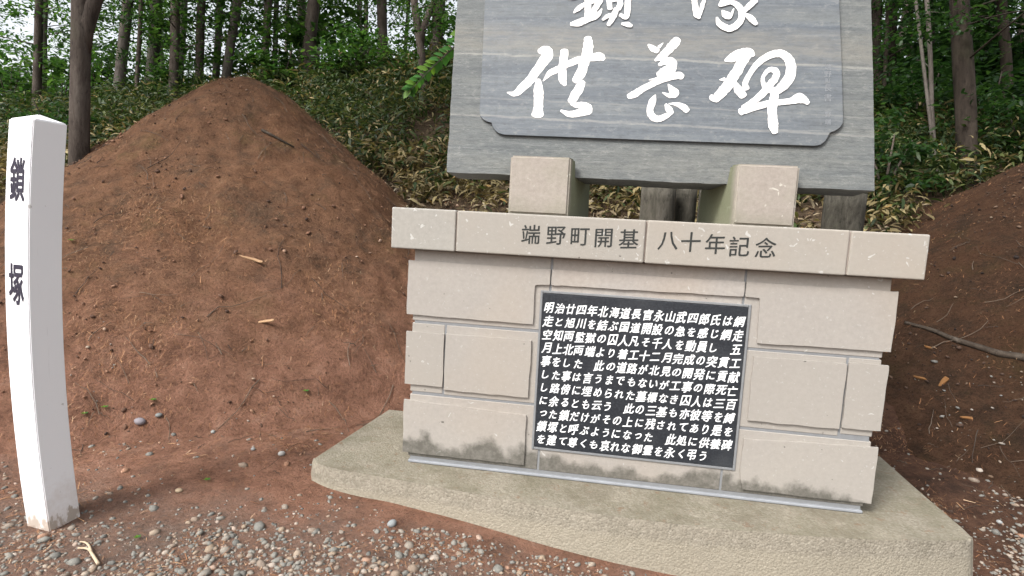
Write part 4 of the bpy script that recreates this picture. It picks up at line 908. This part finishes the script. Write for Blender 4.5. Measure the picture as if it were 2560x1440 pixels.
# pale forked twig on the gravel
def gz(px, py, dz=.012):
    p = hit(px, py); p[2] += dz; return p
parts = [tube(catmull([tuple(gz(px, py)) for px, py in ((246, 1422), (232, 1400), (220, 1385), (195, 1378))], 4), np.linspace(.007, .004, 13), 6), tube(catmull([tuple(gz(px, py, .016)) for px, py in ((228, 1392), (222, 1376), (212, 1368), (200, 1364))], 4), np.linspace(.0055, .003, 13), 6)]
v, f = joinvf(parts); o = link('forked_twig', pymesh('forked_twig', v, f), M_PALETWIG, None, True); tag(o, 'bare pale forked twig on the gravel below the white post', 'twig')
n = 9000
x = np.concatenate([RNG.uniform(-7, -.6, n*2//3), RNG.uniform(1.4, 5.2, n-n*2//3)]); y = RNG.uniform(.0, 4.6, n)
ok = ~((np.abs(x) < 1.8) & (y < 1.0)) & (RNG.random(n) < .15+1.7*np.clip(fbm(x*1.7+4, y*1.7, 4)+.1, 0, 1)); x, y = x[ok], y[ok]; n = len(x); s = np.clip(RNG.lognormal(-5.1, .5, n), .0025, .02)
lft = x < 0
for msk, mt in ((lft, 0), (~lft, 1)):
    k_ = int(msk.sum()); q_ = s[msk]; cl = link('soil_crumbs', scatter('soil_crumbs', jit, i1f, np.stack([x[msk], y[msk], soil(x[msk], y[msk])+q_*.1], 1), frames(k_, 0, .6, .6), np.stack([q_*1.3, q_, q_*.6], 1)), M_CRUMB_SHADED if mt else M_CRUMB); tag(cl, kind='stuff')
# single larger stones
STN = [(350, 1062, 14, 'largest round mauve pebble on the soil right of the post'), (704, 1137, 10, 'round pale grey pebble on the soil left of the slab'), (633, 1126, 7, 'grey egg shaped pebble left of the round pale one'), (397, 1050, 9, 'small flat grey pebble beside the mauve one'),
       (1000+(-20), 1315, 14, 'largest grey cobble at the front edge of the slab'), (533, 1083, 7, 'grey pebble halfway between the post and the slab'), (447, 1230, 9, 'cream rounded pebble right of the post foot'), (2497, 1312, 8, 'pale pebble at the right corner of the slab'), (545, 1245, 1, None)]
pm = []
for c in [(.32, .29, .31), (.46, .44, .41), (.33, .33, .32), (.27, .28, .27), (.33, .35, .35), (.33, .34, .32), (.55, .42, .28), (.42, .42, .41)]: pm.append(m_plain('pebble_stone', tuple(.62*q for q in c), .75, .3, 60, .25))
for i, (px, py, r, lab) in enumerate(STN):
    if lab is None: continue
    p = hit(px, py) if py < 1200 or px > 700 else hit(px, py); t = float((p-CAM) @ CF); R_ = r*t/FPX
    vv = np.array(ico_v); vv = vv*(1+.18*fbm(vv[:, 0]*1.2+i*3, vv[:, 1]*1.2, 2, vv[:, 2]*1.2))[:, None]*np.array([R_, R_*.8, R_*.62])
    o = link('pebble', pymesh('pebble', vv, ico_f), pm[i], None, True); o.location = (p[0], p[1], p[2]+R_*.3); o.rotation_euler = (0, .1, i*1.1); tag(o, lab, 'pebble')
# green seedlings
for i, (px, py, lab) in enumerate([(518, 1208, 'brightest tiny green seedling midway between post and slab'), (262, 1026, 'tiny green seedling just left of the mauve pebble'), (212, 1046, 'tiny green seedling nearest the white post'), (383, 1008, 'pale green seedling beside a cream pebble'), (178, 608, 'small green sprout on the mound beside the post'), (765, 985, 'yellow green seedling behind the slab, on the mound foot'), (344, 1352, 'yellow green moss tuft like seedling in the gravel')]):
    p = hit(px, py); t = float((p-CAM) @ CF); k = 5; a = np.arange(k)*6.283/k
    s = np.full(k, .017*t/2.6); o = link('seedling', scatter('seedling', LEAF[0], LEAF[1], np.tile(np.array([[0, 0, .012]]), (k, 1)), rots(a, np.full(k, -.35), np.zeros(k)), np.stack([s, s*1.4, s], 1)), M_LEAF_B); o.location = p; tag(o, lab, 'seedling')
# stumps behind the cap
def stump(label, pxl, pxr, pyt, t, seed):
    c = at_t((pxl+pxr)/2, pyt, t); r = (pxr-pxl)/2*t/FPX; g = float(h(c[0], c[1])); n = 20; V = []; F = []
    zs = list(np.linspace(g-.25, c[2], 9))
    for z in zs:
        for k in range(n):
            th = 6.283*k/n; q = r*(1+.14*float(vnoise(np.array(math.cos(th)*2.2+seed), np.array(math.sin(th)*2.2), np.array(z*.4)))+.10*max(0, (g+.25-z))*2); V.append((c[0]+q*math.cos(th), c[1]+q*math.sin(th), z+(.03*float(vnoise(np.array(th*2+seed), np.array(seed*1.)))if z == zs[-1] else 0)))
    for i in range(len(zs)-1):
        for k in range(n): F.append((i*n+k, i*n+(k+1) % n, (i+1)*n+(k+1) % n, (i+1)*n+k))
    F.append(tuple(range((len(zs)-1)*n, len(zs)*n)))
    e = empty('tree_stump', (float(c[0]), float(c[1]), g), label, 'stump')
    link('stump_wood', pymesh('stump_wood', V, F), M_STUMP, e, True)
stump('dark mossy stump under the tablet, leftmost of three between the supports', 1606, 1690, 462, 5.6, 1)
stump('narrow mossy stump under the tablet, middle of three between the supports', 1693, 1744, 466, 5.75, 2)
stump('brown stump under the tablet, beside the right support', 1750, 1815, 466, 5.5, 3)
stump('tall grey weathered stump under the right corner of the tablet', 2066, 2160, 486, 5.6, 4)
